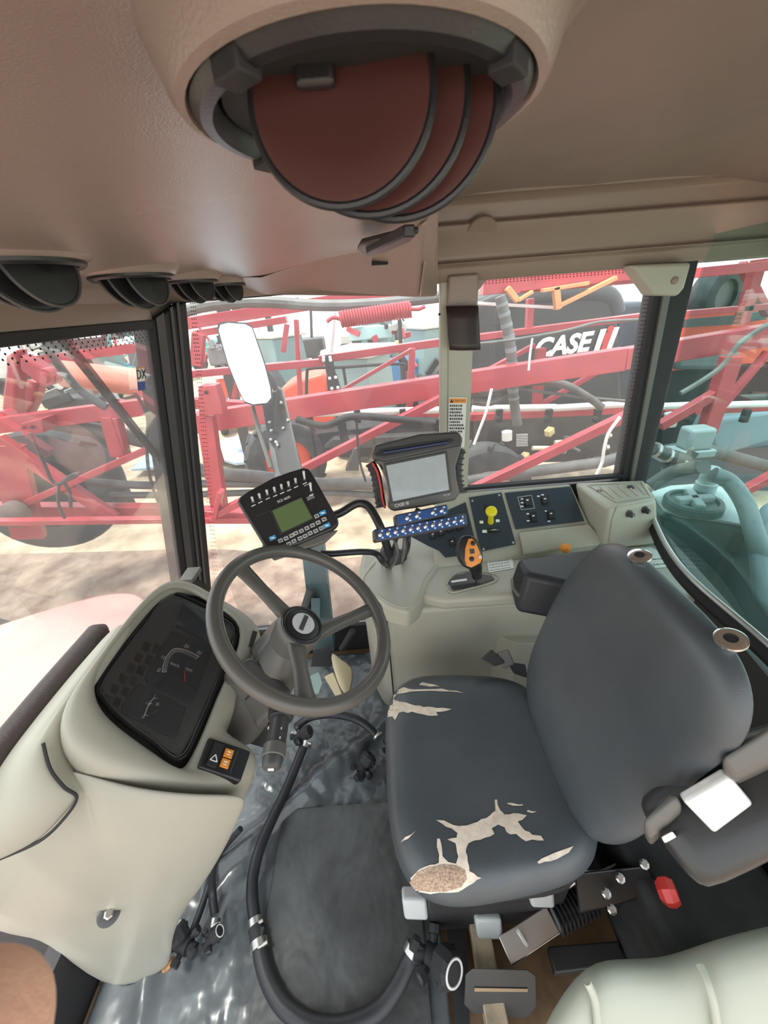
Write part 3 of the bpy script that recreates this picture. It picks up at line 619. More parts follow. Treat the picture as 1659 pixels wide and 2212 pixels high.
# dark lower trim at the bottom left beside the door
s = MB(); s.prism([D(-150, 1975, 1.0), D(50, 2020, 1.0), D(110, 2015, 1.0), D(225, 2135, 1.0), D(215, 2212, 1.0), D(200, 2400, 1.02), D(-200, 2400, 1.02)], -ray(100, 2100)*-.05); struct('wall_left', s, MBLACK)
s = MB(); s.tube(spl([D(236, 2146, .985), D(300, 2128, .99), D(350, 2100, 1.0), D(375, 2072, 1.005)], 4), .008, 8); one('rusty_edge_strip', 'rusty brown edge strip along the bottom of the dashboard panel', 'strip', s, mat('rust', (.32, .16, .07), .8, var=.4, vscale=60))

# ============================================================ STEERING
sw = thing('steering_wheel', 'black four-spoke style steering wheel with emblem hub, in front of the dashboard', 'steering wheel', D(670, 1330, .80))
sw['label'] = 'dark grey three-spoke steering wheel with silver hub emblem'
t = math.radians(34); yw = math.radians(-12); wn = V((math.sin(t)*math.cos(yw), math.sin(t)*math.sin(yw), math.cos(t)))
wc = D(664, 1334, .80)
def PWh(x, y, h=0): return PP(x, y, wc + wn*h, wn)
obj('rim', MB().torus(wc, wn, .183, .0150, 72, 16), WHEELM, sw)
hubc = PWh(645, 1362, -.045)
hb = MB(); hb.lathe(PWh(650, 1352, -.02), wn, [(.034, -.075), (.046, -.055), (.050, -.02), (.049, .0), (.045, .006), (.0, .006)], 36); obj('hub', hb, GREY, sw)
hcap = PWh(653, 1350, -.012)
obj('hub_ring', MB().torus(hcap, wn, .040, .004, 40, 8), BLACK, sw); 
em = obj('emblem', MB().lathe(hcap, wn, [(.036, 0), (.036, .003), (.030, .005), (0, .006)], 36), BLACK, sw)
obj('emblem_disc', MB().lathe(hcap, wn, [(.024, .005), (.024, .0075), (0, .008)], 30), SILV, em)
ex = (PWh(660, 1350)-PWh(640, 1340)).normalized(); 
obj('emblem_bar', MB().bar(hcap + wn*.0085 - wn.cross(ex)*.019, hcap + wn*.0085 + wn.cross(ex)*.019, .009, .001, wn), DGREY, em)
for (x0, y0), (x1, y1), w0 in (((632, 1340), (516, 1220), .036), ((668, 1372), (818, 1308), .037), ((640, 1385), (662, 1512), .040)):
    a, b_ = PWh(x0, y0, -.026), PWh(x1, y1, -.004); d = (b_-a).normalized(); sd = wn.cross(d)
    rows = []
    for k, f, wd, hh in ((0, 0, 1.0, 0), (1, .25, .85, .0), (2, .55, .72, .0), (3, .85, .85, 0), (4, 1, 1.0, 0)):
        c = a*(1-f)+b_*f; hw = w0/2*wd; th = .008
        rows.append([c-sd*hw-wn*th, c-sd*hw*.85+wn*th*.6, c-sd*hw*.3+wn*th, c+sd*hw*.3+wn*th, c+sd*hw*.85+wn*th*.6, c+sd*hw-wn*th])
    obj('spoke', MB().rings(rows), WHEELM if x1 > 700 else (GREY if y1 > 1400 else WHEELM), sw, smooth=60)
scol = thing('steering_column', 'grey steering column shroud rising from the dashboard to the wheel', 'steering column', D(560, 1480, .85))
h0 = hcap - wn*.07
obj('shaft_boot', MB().tube([h0, h0 + V((-.06, -.01, -.10)), h0 + V((-.16, -.02, -.22))], [.040, .055, .06], 20), GREY, scol)
obj('shroud', MB().hexa([D(488, 1448, .86), D(520, 1425, .90), D(620, 1500, .86), D(590, 1548, .84)], [D(505, 1440, .80), D(545, 1418, .82), D(632, 1492, .80), D(596, 1530, .78)]), DGREY, scol, bev=.008)
obj('shroud_front', MB().hexa([D(484, 1452, .87), D(594, 1552, .84), D(560, 1580, .87), D(482, 1500, .90)], [D(492, 1450, .81), D(592, 1532, .78), D(556, 1562, .81), D(500, 1478, .84)]), GREY, scol, bev=.006)
obj('gap_line', MB().bar(D(530, 1512, .795), D(550, 1490, .80), .003, .003), MBLACK, scol)
s = MB().prism([D(x, y, .90) for x, y in ((478, 1500), (600, 1560), (600, 1625), (470, 1585), (460, 1545))], ray(540, 1560)*.03); obj('under_panel', s, MBLACK, scol, bev=.004)
for x, y in ((516, 1548), (580, 1571)): obj('screw', MB().ball(D(x, y, .893), .006, 12), STEEL, scol)
obj('neck', MB().hexa([D(540, 1400, .95), D(600, 1330, .95), D(640, 1400, .90), D(560, 1470, .88)], [D(548, 1410, .86), D(600, 1352, .87), D(632, 1404, .85), D(566, 1460, .83)]), GREY, scol, bev=.01)
st = thing('indicator_stalk', 'black multi-function stalk with ribbed boot pointing down from the column', 'stalk', D(600, 1540, .78))
a, b_ = D(612, 1518, .76), D(585, 1662, .66)
L = lambda f: a*(1-f)+b_*f
s = MB(); pts = []; rs = []
for i in range(17): pts.append(L(i/16*.28)); rs.append((.026-.006*i/16)+(.003 if i % 2 else -.001))
obj('ribbed_boot', s.tube(pts, rs, 20), RUBBER, st)
obj('lever', MB().tube([L(.24), L(.3), L(.68), L(.70), L(.84)], [.016, .0175, .018, .0195, .0195], 22), DGREY, st)
obj('collar', MB().tube([L(.66), L(.68), L(.84), L(.85)], [.018, .0205, .0205, .019], 22), GREY, st)
obj('end_cap', MB().tube([L(.85), L(.96), L(.99), L(1.0)], [.0185, .0165, .0135, .007], 22), CHROME if False else DGREY, st)
up = -ray(596, 1600).normalized()
for f, o2 in ((.42, .003), (.5, -.003), (.56, .004)): obj('symbol', MB().box(L(f)+up*.0175+R*o2, (.006, .004, .001), (R, (b_-a).normalized(), up)), WHITE, st)
obj('end_symbol', MB().box(L(1.0)+up*.002, (.010, .004, .001), (R, U, (b_-a).normalized())), WHITE, st)

# ============================================================ MONITORS
# touch screen display
n1 = V((.10, -.88, .42)).normalized(); m0 = D(905, 1030, 1.06)
def PM(x, y, h=0): return PP(x, y, m0 + n1*h, n1)
mo = thing('touch_display', 'grey touch screen display with red trim in front of the beige window post', 'monitor', PM(905, 1100))
ol = [(800, 985), (806, 966), (830, 957), (900, 945), (960, 938), (982, 939), (988, 950), (987, 970), (975, 1010), (978, 1045), (984, 1066), (974, 1080), (905, 1094), (846, 1103), (836, 1096), (838, 1075), (834, 1040), (820, 1008), (802, 990)]
obj('housing', MB().prism([PM(x, y, -.045) for x, y in ol], n1*.045), GREY, mo, bev=.005)
obj('visor', MB().prism([PM(x, y, -.03) for x, y in ((802, 986), (808, 965), (900, 942), (980, 937), (990, 950), (988, 966), (900, 985), (830, 1000), (806, 996))], n1*.044), DGREY, mo, bev=.006)
obj('visor_slot', MB().prism([PM(x, y, .0135) for x, y in ((808, 983), (822, 970), (900, 957), (975, 947), (982, 952), (960, 962), (900, 972), (830, 986))], n1*.002), MBLACK, mo)
obj('stylus', MB().tube([PM(828, 978, .017), PM(968, 955, .017)], .0035, 10), mat('navy_pen', (.02, .03, .10), .3), mo)
obj('screen_frame', MB().prism([PM(x, y, .0) for x, y in ((829, 1002), (965, 974), (976, 1062), (845, 1088))], n1*.003), DGREY, mo, bev=.002)
scq = [PM(834, 1006, .0032), PM(961, 980, .0032), PM(970, 1058, .0032), PM(849, 1083, .0032)]
obj('screen', MB().hexa(scq, [p+n1*.0008 for p in scq]), SCRN, mo)
for pts in ([(804, 1000), (815, 1020), (822, 1050), (826, 1080), (832, 1098)], [(990, 965), (982, 1000), (984, 1035), (990, 1062)]):
    obj('red_trim', MB().tube(spl([PM(x, y, -.006) for x, y in pts], 5), .003, 8), REDP, mo)
for sgn, pts in ((-1, [(800, 1000), (812, 1025), (818, 1060), (824, 1095)]), (1, [(994, 970), (987, 1005), (988, 1040), (992, 1062)])):
    g = obj('side_grip', MB().tube(spl([PM(x, y, -.025) for x, y in pts], 4), .014, 12), RUBBER, mo)
    for p in spl([PM(x+sgn*4, y, -.02) for x, y in pts], 3)[1:]: obj('grip_rib', MB().tube([p-n1*.01, p+n1*.006], .0165, 12) if False else MB().bar(p-n1*.016, p+n1*.010, .022, .004), RUBBER, g)
xd = (PM(970, 1058)-PM(849, 1083)).normalized(); yd = n1.cross(xd)
text('maker_lettering', 'CASE III', .012, PM(868, 1090, .001), xd, yd, WHITE, mo, .0004, .0004)
text('model_lettering', 'PRO 600', .005, PM(965, 1069, .001), xd, yd, WHITE, mo, .0003)
obj('vent_marks', MB().prism([PM(818, 1005, .0005), PM(823, 1004, .0005), PM(828, 1014, .0005), PM(824, 1014, .0005)], n1*.0008), MBLACK, mo)
# two blue toggle switch boxes
def toggles(name, label, q, n_, us, th, ends):
    n = nrm(q); t = thing(name, label, 'switch box', Q(q, .5, .5), 'blue toggle switch boxes')
    obj('case', MB().hexa([p - n*th for p in q], q), DGREY, t, bev=.006)
    fp = MB().patch(q, .03, .12, .97, .88, .0005, .0018); f = obj('blue_face', fp, BLUE, t, bev=.001)
    for i, u in enumerate(us):
        o_ = Q(q, u, .5)+n*.0018
        tg = obj('toggle_switch', MB().lathe(o_, n, [(.0052, 0), (.0052, .003), (.003, .004), (.003, .006)], 14), CHROME, t)
        obj('toggle_lever', MB().tube([o_+n*.004, o_+n*.013+V((0, -.002, .004))], [.0018, .0026], 10), CHROME, tg)
        for v in (.24, .74): obj('printed_mark', MB().patch(q, u+.45/(n_*2.2), v-.06, u+.9/(n_*2.2), v+.06, .0018, .0022), WHITE, tg)
    return t
lo = [D(808, 1143, .98), D(1008, 1108, 1.04), D(1012, 1135, 1.035), D(810, 1172, .975)]
hi = [D(853, 1112, .985), D(968, 1088, 1.02), D(970, 1112, 1.015), D(856, 1138, .98)]
toggles('toggle_switch_box', 'long blue faced switch box with a row of twelve chrome toggles', lo, 12, [(.9*i+.6)/11.4 for i in range(12)], .035, 1)
toggles('toggle_switch_box', 'short blue faced switch box with four toggles right under the touch display', hi, 5, (.20, .38, .68, .85), .03, 1)
# spray monitor with keypad
n2 = V((.22, -.74, .62)).normalized(); k0 = D(625, 1110, .93)
def PK(x, y, h=0): return PP(x, y, k0 + n2*h, n2)
km = thing('spray_controller', 'black spray controller with green screen, white keys and toggle switches above the wheel', 'monitor', PK(640, 1180))
ol = [(517, 1092), (524, 1082), (540, 1071), (590, 1043), (625, 1030), (655, 1021), (665, 1022), (672, 1030), (700, 1080), (727, 1128), (729, 1140), (715, 1152), (650, 1180), (592, 1200), (580, 1195), (566, 1172), (540, 1130)]
obj('housing', MB().prism([PK(x, y, -.045) for x, y in ol], n2*.045), BLACK, km, bev=.006)
obj('lower_lip', MB().prism([PK(x, y+10, -.05) for x, y in ((568, 1172), (728, 1140), (700, 1166), (592, 1202))], n2*.045), GREY, km, bev=.004)
lq = [PK(583, 1103, .001), PK(652, 1072, .001), PK(679, 1121, .001), PK(606, 1156, .001)]
obj('screen_frame', MB().patch(lq, 0, 0, 1, 1, 0, .003), MBLACK, km, bev=.001)
obj('lcd_screen', MB().patch(lq, .06, .06, .96, .95, .003, .0036), LCD, km)
kx = lambda x, y: ((x), (y))
def key(x, y, m_, w_=6.2, h_=4.6): 
    cx, sx_ = .90, -.40
    pts = [(x+a*.91*w_+b*.40*h_, y-a*.40*w_+b*.91*h_) for a, b in ((-1, -1), (1, -1), (1, 1), (-1, 1))]
    k_ = obj('key', MB().prism([PK(a, b_, 0) for a, b_ in pts], n2*.003), m_, km, bev=.0008)
    obj('key_print', MB().prism([PK(x+(a-x)*.55, y+(b_-y)*.3, .003) for a, b_ in pts], n2*.0004), DGREY if m_ is KEYW else WHITE, k_)
key(589, 1162, LBLUE, 7.5); key(697, 1108, LBLUE, 7.5); key(706, 1135, LBLUE, 7.5)
for x, y in ((684, 1115), (700, 1122), (687, 1129), (675, 1135), (663, 1141), (651, 1147), (639, 1152), (630, 1157), (618, 1163), (606, 1168), (694, 1141), (682, 1147), (670, 1152), (659, 1158), (648, 1163), (635, 1169), (624, 1175), (612, 1181)): key(x, y, KEYW, 5.2, 4.2)
for i, (x, y) in enumerate([(547, 1083), (562, 1076), (578, 1068), (594, 1062), (609, 1056), (624, 1050), (639, 1043), (658, 1035), (672, 1060)]):
    o_ = PK(x, y, 0); tg = obj('toggle', MB().lathe(o_, n2, [(.0045, 0), (.0045, .002), (.0028, .003), (.0028, .004)], 12), DGREY, km)
    obj('toggle_lever', MB().tube([o_+n2*.003, o_+n2*.015+V((0, 0, .006 if i < 7 else .016))], [.002, .0032], 10), PAPER, tg)
    obj('printed_mark', MB().prism([PK(x+a, y+b_+9, .0002) for a, b_ in ((-4, 1), (5, -3), (5, -1), (-4, 3))], n2*.0004), PAPER, tg)
xd = (PK(660, 1060)-PK(580, 1095)).normalized(); yd = n2.cross(xd)
text('printed_title', 'SCS 4600', .0085, PK(613, 1079, .0003), xd, yd, PAPER, km, .0003)
text('printed_words', 'MASTER\nSWITCH', .005, PK(671, 1075, .0003), xd, yd, PAPER, km, .0002)
text('printed_words', 'POWER', .005, PK(664, 1047, .0003), xd, yd, PAPER, km, .0002)
obj('molded_line', MB().tube([PK(552, 1115, .0005), PK(584, 1103, .0005)], .0007, 5), DGREY, km)
# support arms
s = MB(); s.tube(spl([PK(700, 1120, -.03), D(735, 1108, 1.0), D(770, 1088, 1.01), D(793, 1092, 1.01), D(810, 1115, 1.0), D(826, 1150, .995), D(842, 1200, 1.04)], 8), .011, 14)
one('monitor_arm', 'bent black tube arm holding the spray controller', 'arm', s, BLACK)
s = MB(); s.tube(spl([D(692, 1195, .98), D(720, 1196, .99), D(780, 1192, 1.02), D(812, 1196, 1.05), D(828, 1215, 1.10), PZ(838, 1222, .65)], 8), .0085, 12)
one('cable_sleeve', 'black fabric sleeved cable running from the controller into the console hole', 'cable', s, RUBBER)
for i, pts in enumerate(([(838, 1165), (824, 1195), (826, 1218)], [(862, 1150), (846, 1195), (834, 1226)], [(874, 1155), (872, 1195), (868, 1216)], [(884, 1150), (882, 1185), (874, 1206)], [(850, 1160), (858, 1198), (842, 1230)])):
    s = MB(); s.tube(spl([D(pts[0][0], pts[0][1], 1.02), D(pts[1][0], pts[1][1], 1.06), PZ(*pts[2], .645)], 8), .0048, 8)
    tag(obj('cable', s, RUBBER if i % 2 else HOSE), 'black cable of the bundle dropping into the round console hole', 'cable', 'cables in the console hole')
s = MB(); s.tube([D(905, 1100, 1.08), D(880, 1150, 1.10), PZ(872, 1190, .66)], .009, 12); one('display_post', 'black post carrying the touch display above the console hole', 'post', s, BLACK)
# ============================================================ SEAT
seat = thing('driver_seat', 'worn black vinyl driver seat with torn cushion', 'seat', (.22, .53, 0))
def se(cx, cy, hx, hy, z, e=.55, n=40, skew=0, tz=None):
    o = []
    for k in range(n):
        a = 2*math.pi*k/n; c, s_ = math.cos(a), math.sin(a)
        x = cx + hx*math.copysign(abs(c)**e, c); y = cy + hy*math.copysign(abs(s_)**e, s_)*(1 - skew*(x-cx)/hx)
        o.append(V((x, y, z + (tz(x, y) if tz else 0))))
    return o
sf = lambda x, y: -.015*max(0, (x-.1))/.25
s = MB().rings([se(.20, .540, .212, .225, .400, skew=.08), se(.195, .540, .230, .243, .412, skew=.08), se(.19, .540, .240, .254, .445, skew=.08), se(.19, .540, .236, .250, .475, skew=.08, tz=sf), se(.19, .538, .222, .236, .500, skew=.06, tz=sf),
                se(.19, .535, .195, .212, .514, .6, tz=sf), se(.195, .535, .15, .16, .512, .7, tz=sf), se(.20, .535, .10, .10, .503, .8, tz=sf), se(.20, .535, .04, .04, .498, 1, tz=sf)])
cush = obj('cushion', s, VINYL, seat, sub=1)
def bk_(z, xc, hw, th, bol, near=None, yc=.525, n=44):
    o = []
    for k in range(n):
        a = 2*math.pi*k/n; c, s_ = math.cos(a), math.sin(a)
        yy = (hw if c > 0 or near is None else near)*math.copysign(abs(c)**.7, c); xx = th*math.copysign(abs(s_)**.75, s_)
        if s_ < 0: xx += bol*(1-(yy/hw)**2)**.8
        else: xx *= .35
        o.append(V((xc+xx, yc+yy, z)))
    return o
s = MB().rings([bk_(.47, .40, .17, .05, .0, .16), bk_(.50, .405, .205, .07, .01, .185), bk_(.56, .415, .238, .085, .035, .205), bk_(.64, .435, .252, .090, .055, .212), bk_(.74, .455, .255, .082, .055, .208),
                bk_(.83, .472, .248, .070, .042, .215), bk_(.90, .485, .235, .060, .024, .225), bk_(.955, .495, .21, .050, .008), bk_(.99, .50, .18, .044, .0), bk_(1.01, .503, .14, .034, 0), bk_(1.018, .504, .07, .018, 0)])
back = obj('backrest', s, VINYL, seat, sub=2)
for (x, y) in ((1382, 1207), (1578, 1388)):
    p = PX(x, y, .50); axn = V((-.28, 0, .96)).normalized()
    hs = obj('headrest_socket', MB().lathe(p + axn*.004, axn, [(.009, -.02), (.012, -.012), (.012, 0), (.0205, .001), (.0205, .005), (.017, .0065), (.009, .0065), (.009, .001)], 28, close=False), CHROME, seat)
    obj('socket_hole', MB().lathe(p + axn*.004, axn, [(.0092, .0), (.0092, .0050)], 20), MBLACK, hs)
    if x > 1500: obj('socket_clip', MB().tube([p-axn*.008-R*.012, p-axn*.010+R*.010], .005, 8), STEEL, hs)
# worn patches
tree = bvh(cush)
def jag(pts, amp=3, n=3):
    o = []
    for i, (x, y) in enumerate(pts):
        x2, y2 = pts[(i+1) % len(pts)]; L = math.hypot(x2-x, y2-y); k = max(1, min(n, int(L/9)))
        for j in range(k):
            f = j/k; a = random.uniform(-amp, amp) if j else 0
            o.append((x+(x2-x)*f - (y2-y)/max(L, 1)*a, y+(y2-y)*f + (x2-x)/max(L, 1)*a))
    return o
P1_ = [(942, 1772), (960, 1773), (990, 1785), (1008, 1784), (1022, 1779), (1050, 1768), (1064, 1756), (1070, 1752), (1068, 1728), (1074, 1728), (1080, 1750), (1090, 1760), (1110, 1757), (1138, 1762), (1128, 1772), (1118, 1775), (1134, 1795), (1150, 1804), (1168, 1806), (1175, 1816), (1150, 1814), (1136, 1818), (1126, 1812), (1115, 1802), (1102, 1803), (1094, 1798), (1090, 1788), (1076, 1782), (1062, 1790), (1068, 1802), (1048, 1810), (1025, 1816), (1012, 1822), (1006, 1840), (1010, 1860), (1014, 1882), (1040, 1896), (1030, 1900), (1012, 1912), (990, 1926), (930, 1930), (875, 1924), (868, 1914), (880, 1906), (905, 1878), (930, 1868), (948, 1864), (944, 1812), (950, 1812), (956, 1850), (968, 1862), (985, 1866), (990, 1850), (984, 1822), (966, 1814), (986, 1810), (988, 1800), (975, 1790), (955, 1780)]
P2_ = [(830, 1542), (838, 1515), (850, 1492), (872, 1485), (893, 1490), (955, 1488), (1002, 1498), (955, 1494), (885, 1495), (858, 1500), (850, 1510), (862, 1516), (888, 1522), (915, 1528), (945, 1530), (976, 1532), (942, 1538), (946, 1546), (915, 1544), (890, 1538), (862, 1540), (854, 1556), (848, 1548), (828, 1552)]
P3_ = [(1160, 1862), (1180, 1850), (1238, 1828), (1228, 1842), (1190, 1860), (1164, 1866)]
P4_ = [(866, 1820), (876, 1808), (898, 1795), (882, 1812), (872, 1816)]
P5_ = [(905, 1480), (912, 1474), (950, 1484), (940, 1483)]
P6_ = [(1095, 1735), (1130, 1738), (1128, 1741), (1098, 1738)]
P7_ = [(1140, 1750), (1160, 1753), (1150, 1757), (1138, 1754)]
kn = [(886, 1905), (900, 1885), (925, 1874), (960, 1868), (985, 1870), (1004, 1880), (1008, 1898), (996, 1915), (965, 1924), (925, 1925), (895, 1918)]
for P_ in (P1_, P2_, P3_, P4_, P5_, P6_, P7_):
    mb = drape(tree, jag(P_, 2.2))
    if mb.f: o = obj('torn_patch', mb, FOAM, cush); o['label'] = 'torn pale fabric patch on the cushion'
mb = drape(tree, kn, .0022)
if mb.f: o = obj('exposed_knit', mb, KNIT, cush); o['label'] = 'exposed tan knit patch at the cushion corner'
# suspension, tilt and levers
obj('suspension_base', MB().box((.20, .53, .21), (.34, .36, .34)), MBLACK, seat, bev=.01)
obj('seat_pan', MB().rings([se(.2, .535, .21, .225, .36), se(.2, .535, .21, .225, .385)]), MBLACK, seat)
pv = obj('recliner_plate', MB().hexa([D(1240, 1885, .98), D(1400, 1870, .92), D(1430, 1930, .92), D(1250, 1975, .97)], [D(1240, 1885, .94), D(1400, 1870, .87), D(1430, 1930, .87), D(1250, 1975, .93)]), BLACK, seat, bev=.006)
for x, y in ((1340, 1897), (1392, 1867), (1400, 1928), (1322, 1965), (1310, 1930)): obj('bolt', MB().lathe(D(x, y, .88), -ray(x, y).normalized(), [(.010, -.01), (.010, .004), (.006, .006), (0, .006)], 8), STEEL, pv, smooth=0)
al = thing('seat_lever', 'black bellows and flat grey metal lever hanging below the near side of the seat', 'lever', D(1240, 1960, .97))
a, b_ = D(1285, 1938, .97), D(1195, 1985, .95)
s = MB(); pts = []; rs = []
for i in range(45): pts.append(a+(b_-a)*(i/44)); rs.append(.030+(.004 if (i//2) % 2 else -.004))
obj('bellows', s.tube(pts, rs, 20), RUBBER, al)
c = D(1090, 2055, .93); obj('metal_handle', MB().bar(b_, c, .052, .014, -ray(1140, 2020)), STEEL, al, bev=.003)
obj('cable_tie', MB().bar(D(1118, 2010, .925), D(1138, 2042, .925), .006, .006), PAPER, al)
obj('sleeve', MB().tube([D(1300, 1932, .98), D(1360, 1905, .98)], [.030, .034], 18), MBLACK, al)
# pale end caps on seat frame
for x, y, dd, w_, lb in ((897, 1968, .96, 58, 'under the front corner of the seat cushion'), (1057, 2010, .95, 62, 'lying on the floor rail'), (1172, 1942, .90, 58, 'beside the bellows lever')):
    q = [D(x-w_/2, y-24, dd), D(x+w_/2-4, y-24, dd), D(x+w_/2, y+24, dd), D(x-w_/2+6, y+22, dd)]
    n = nrm(q); one('end_cap', 'pale grey plastic end cap ' + lb, 'cap', MB().hexa([p-n*.04 for p in q], [p for p in q]), mat('pale_cap', (.5, .52, .51), .4), 'pale caps on the seat frame', bev=.008)
s = MB(); s.tube(spl([D(1215, 1922, .95), D(1245, 1905, .95), D(1262, 1885, .95), D(1300, 1882, .96), D(1345, 1862, .97)], 6), .004, 8); one('grey_cable', 'thin grey cable looping under the seat backrest', 'cable', s, STEEL)
rk = thing('adjuster_knob', 'faceted red plastic knob below the raised armrest', 'knob', D(1440, 1925, .93))
obj('knob', MB().lathe(D(1432, 1925, .84), (.5, -.1, .25), [(.016, -.01), (.026, .0), (.027, .014), (.021, .026), (.0, .028)], 7), REDP, rk, smooth=0)
# belt buckles behind cushion far side
bb = thing('belt_buckle', 'black seat belt buckle at the far side of the seat', 'buckle', D(1090, 1425, 1.15))
obj('buckle', MB().hexa([D(1035, 1425, 1.17), D(1062, 1402, 1.2), D(1092, 1432, 1.2), D(1068, 1440, 1.17)], [D(1035, 1425, 1.13), D(1062, 1402, 1.15), D(1092, 1432, 1.15), D(1068, 1440, 1.13)]), DGREY, bb, bev=.005)
obj('tongue', MB().hexa([D(1072, 1410, 1.2), D(1098, 1402, 1.2), D(1112, 1435, 1.2), D(1088, 1445, 1.2)], [D(1072, 1410, 1.16), D(1098, 1402, 1.16), D(1112, 1435, 1.16), D(1088, 1445, 1.16)]), GREY, bb, bev=.004)
obj('strap', MB().hexa([D(1095, 1430, 1.22), D(1135, 1435, 1.2), D(1140, 1465, 1.2), D(1110, 1455, 1.2)], [D(1095, 1430, 1.20), D(1135, 1435, 1.18), D(1140, 1465, 1.18), D(1110, 1455, 1.18)]), MBLACK, bb, bev=.004)
# right armrest
ar = thing('right_armrest', 'black padded armrest over the side console', 'armrest', PZ(1160, 1320, .6))
s = MB(); A = [PZ(1112, 1215, .77), PZ(1300, 1178, .77), PZ(1330, 1215, .77), PZ(1135, 1265, .77)]
top = [PZ(1118, 1205, .76), PZ(1310, 1178, .76), V((.60, .80, .75)), PZ(1135, 1240, .76)]
bot = [PZ(1098, 1262, .66), V((.62, 1.0, .66)), V((.62, .78, .62)), PZ(1112, 1325, .63)]
obj('pad', MB().hexa(bot, top), RUBBER, ar, bev=.018, seg=4)
obj('chipped_edge', MB().tube(spl([D(1106, 1250, 1.02), D(1108, 1270, 1.015), D(1122, 1288, 1.0)], 4), .004, 6), GREY, ar)
obj('screw_hole', MB().lathe(D(1158, 1303, 1.0), -ray(1158, 1303), [(.010, -.02), (.010, .003)], 16), MBLACK, ar)
# left armrest folded up beside the backrest
la = thing('folded_armrest', 'black folded up armrest with a white panel standing for its reflection at the near side of the seat', 'armrest', D(1520, 1780, .6))
a, b_ = D(1455, 1812, .64), D(1800, 1612, .58); d = (b_-a).normalized(); u = ray(1520, 1740).normalized(); u = (u-d*u.dot(d)).normalized(); v = d.cross(u)
def oval(c, ru, rv, n=24, e=.7): return [c + u*(ru*math.copysign(abs(math.cos(2*math.pi*k/n))**e, math.cos(2*math.pi*k/n))) + v*(rv*math.copysign(abs(math.sin(2*math.pi*k/n))**e, math.sin(2*math.pi*k/n))) for k in range(n)]
LA = lambda f: a + (b_-a)*f
obj('shell', MB().rings([oval(LA(-.06), .02, .035), oval(LA(-.03), .040, .058), oval(LA(.02), .045, .066), oval(LA(.5), .045, .068), oval(LA(1), .045, .068)]), mat('armrest_shell', (.03, .032, .033), .30, bump=.05), la, sub=1)
nu = -u; q0 = [a + nu*.056 + d*.03 + v*.05, 0, 0, 0]
pw = [D(1478, 1735, .585), D(1578, 1676, .57), D(1632, 1740, .57), D(1545, 1805, .583)]
obj('white_reflection', MB().hexa([p - nrm(pw)*.02 for p in pw], pw), mat('reflection_white', (.75, .76, .74), .15, coat=.8), la, bev=.006)  # white slab stands for the bright reflection on the black armrest
obj('end_block', MB().hexa([D(1552, 1668, .62), D(1700, 1560, .60), D(1720, 1640, .60), D(1582, 1705, .62)], [D(1552, 1640, .56), D(1700, 1540, .54), D(1720, 1625, .54), D(1582, 1692, .56)]), GREY, la, bev=.012)
obj('grey_cap', MB().hexa([D(1388, 1790, .64), D(1460, 1712, .64), D(1478, 1752, .64), D(1402, 1835, .65)], [D(1385, 1775, .59), D(1455, 1708, .59), D(1478, 1745, .585), D(1400, 1815, .59)]), GREY, la, bev=.010)
obj('white_button', MB().hexa([D(1428, 1808, .62), D(1452, 1795, .62), D(1462, 1808, .62), D(1436, 1822, .62)], [D(1428, 1808, .583), D(1452, 1795, .583), D(1462, 1808, .583), D(1436, 1822, .583)]), PAPER, la, bev=.002)

# ============================================================ FLOOR THINGS
# wrinkled black sheet
random.seed(3)
from mathutils import noise
rows = []
x0, x1, y0, y1 = -.82, .06, -.18, 1.30; NX, NY = 110, 150
for j in range(NY+1):
    r_ = []
    for i in range(NX+1):
        x = x0+(x1-x0)*i/NX; y = y0+(y1-y0)*j/NY
        z = .018 + .012*noise.noise(V((x*5, y*3, 0))) + .006*noise.noise(V((x*16, y*9, 3)))
        z += (.016 if y > .6 else .006)*abs(noise.noise(V((x*13+y*6, y*11, 7)))) + (.008 if y > .6 else .003)*abs(noise.noise(V((x*27-y*9, y*25, 2))))
        t_ = (y - (.60 + (x+.5)*.75))     # long fold
        z += .035*math.exp(-(t_/.035)**2)*(1 if -.62 < x < .0 else 0) + .02*math.exp(-((x+.62+y*.25)/.03)**2)
        r_.append(V((x, y, z)))
    rows.append(r_)
fm = MB().grid(rows); one('floor_sheet', 'crumpled black plastic sheet covering the cab floor', 'floor sheet', fm, MAT_, solid=.003, smooth=80)
one('floor_mat', 'smooth dark rubber mat lying on the crumpled sheet', 'mat', MB().rings([se(-.20, .36, .215, .30, .030, .16), se(-.20, .36, .215, .30, .036, .16), se(-.20, .36, .210, .295, .038, .16)]), mat('mat_rubber', (.07, .073, .073), .42, bump=.8, bscale=8, var=.25, vscale=7), smooth=40)
# seat floor rail, bracket
s = MB(); s.box((.16, .26, .05), (.05, .60, .05)); one('floor_rail', 'worn beige steel rail on the floor in front of the seat base', 'rail', s, mat('worn_rail', (.42, .34, .24), .5, var=.4, vscale=15), bev=.004)
s = MB().prism([PZ(x, y, .02) for x, y in ((960, 1960), (1005, 1950), (1015, 2230), (985, 2230))], (0, 0, .02)); one('black_rail', 'black floor rail beside the rubber sheet', 'rail', s, MBLACK)
bq = [(1005, 2105), (1020, 2092), (1140, 2094), (1158, 2108), (1160, 2175), (1140, 2200), (1020, 2188), (1002, 2170)]
sb = thing('slotted_plate', 'dark grey slotted plate at the bottom edge by the rail', 'plate', D(1080, 2150, .95))
bp4 = [D(x, y, .88) for x, y in bq]; obj('plate', MB().prism(bp4, ray(1080, 2150)*.01), DGREY, sb, bev=.003)
obj('slot', MB().prism([D(x, y, .878) for x, y in ((1025, 2134), (1140, 2136), (1140, 2143), (1025, 2142))], ray(1080, 2140)*.003), mat('slot_brown', (.35, .25, .15), .7), sb)  # slot drawn as a flat brown strip
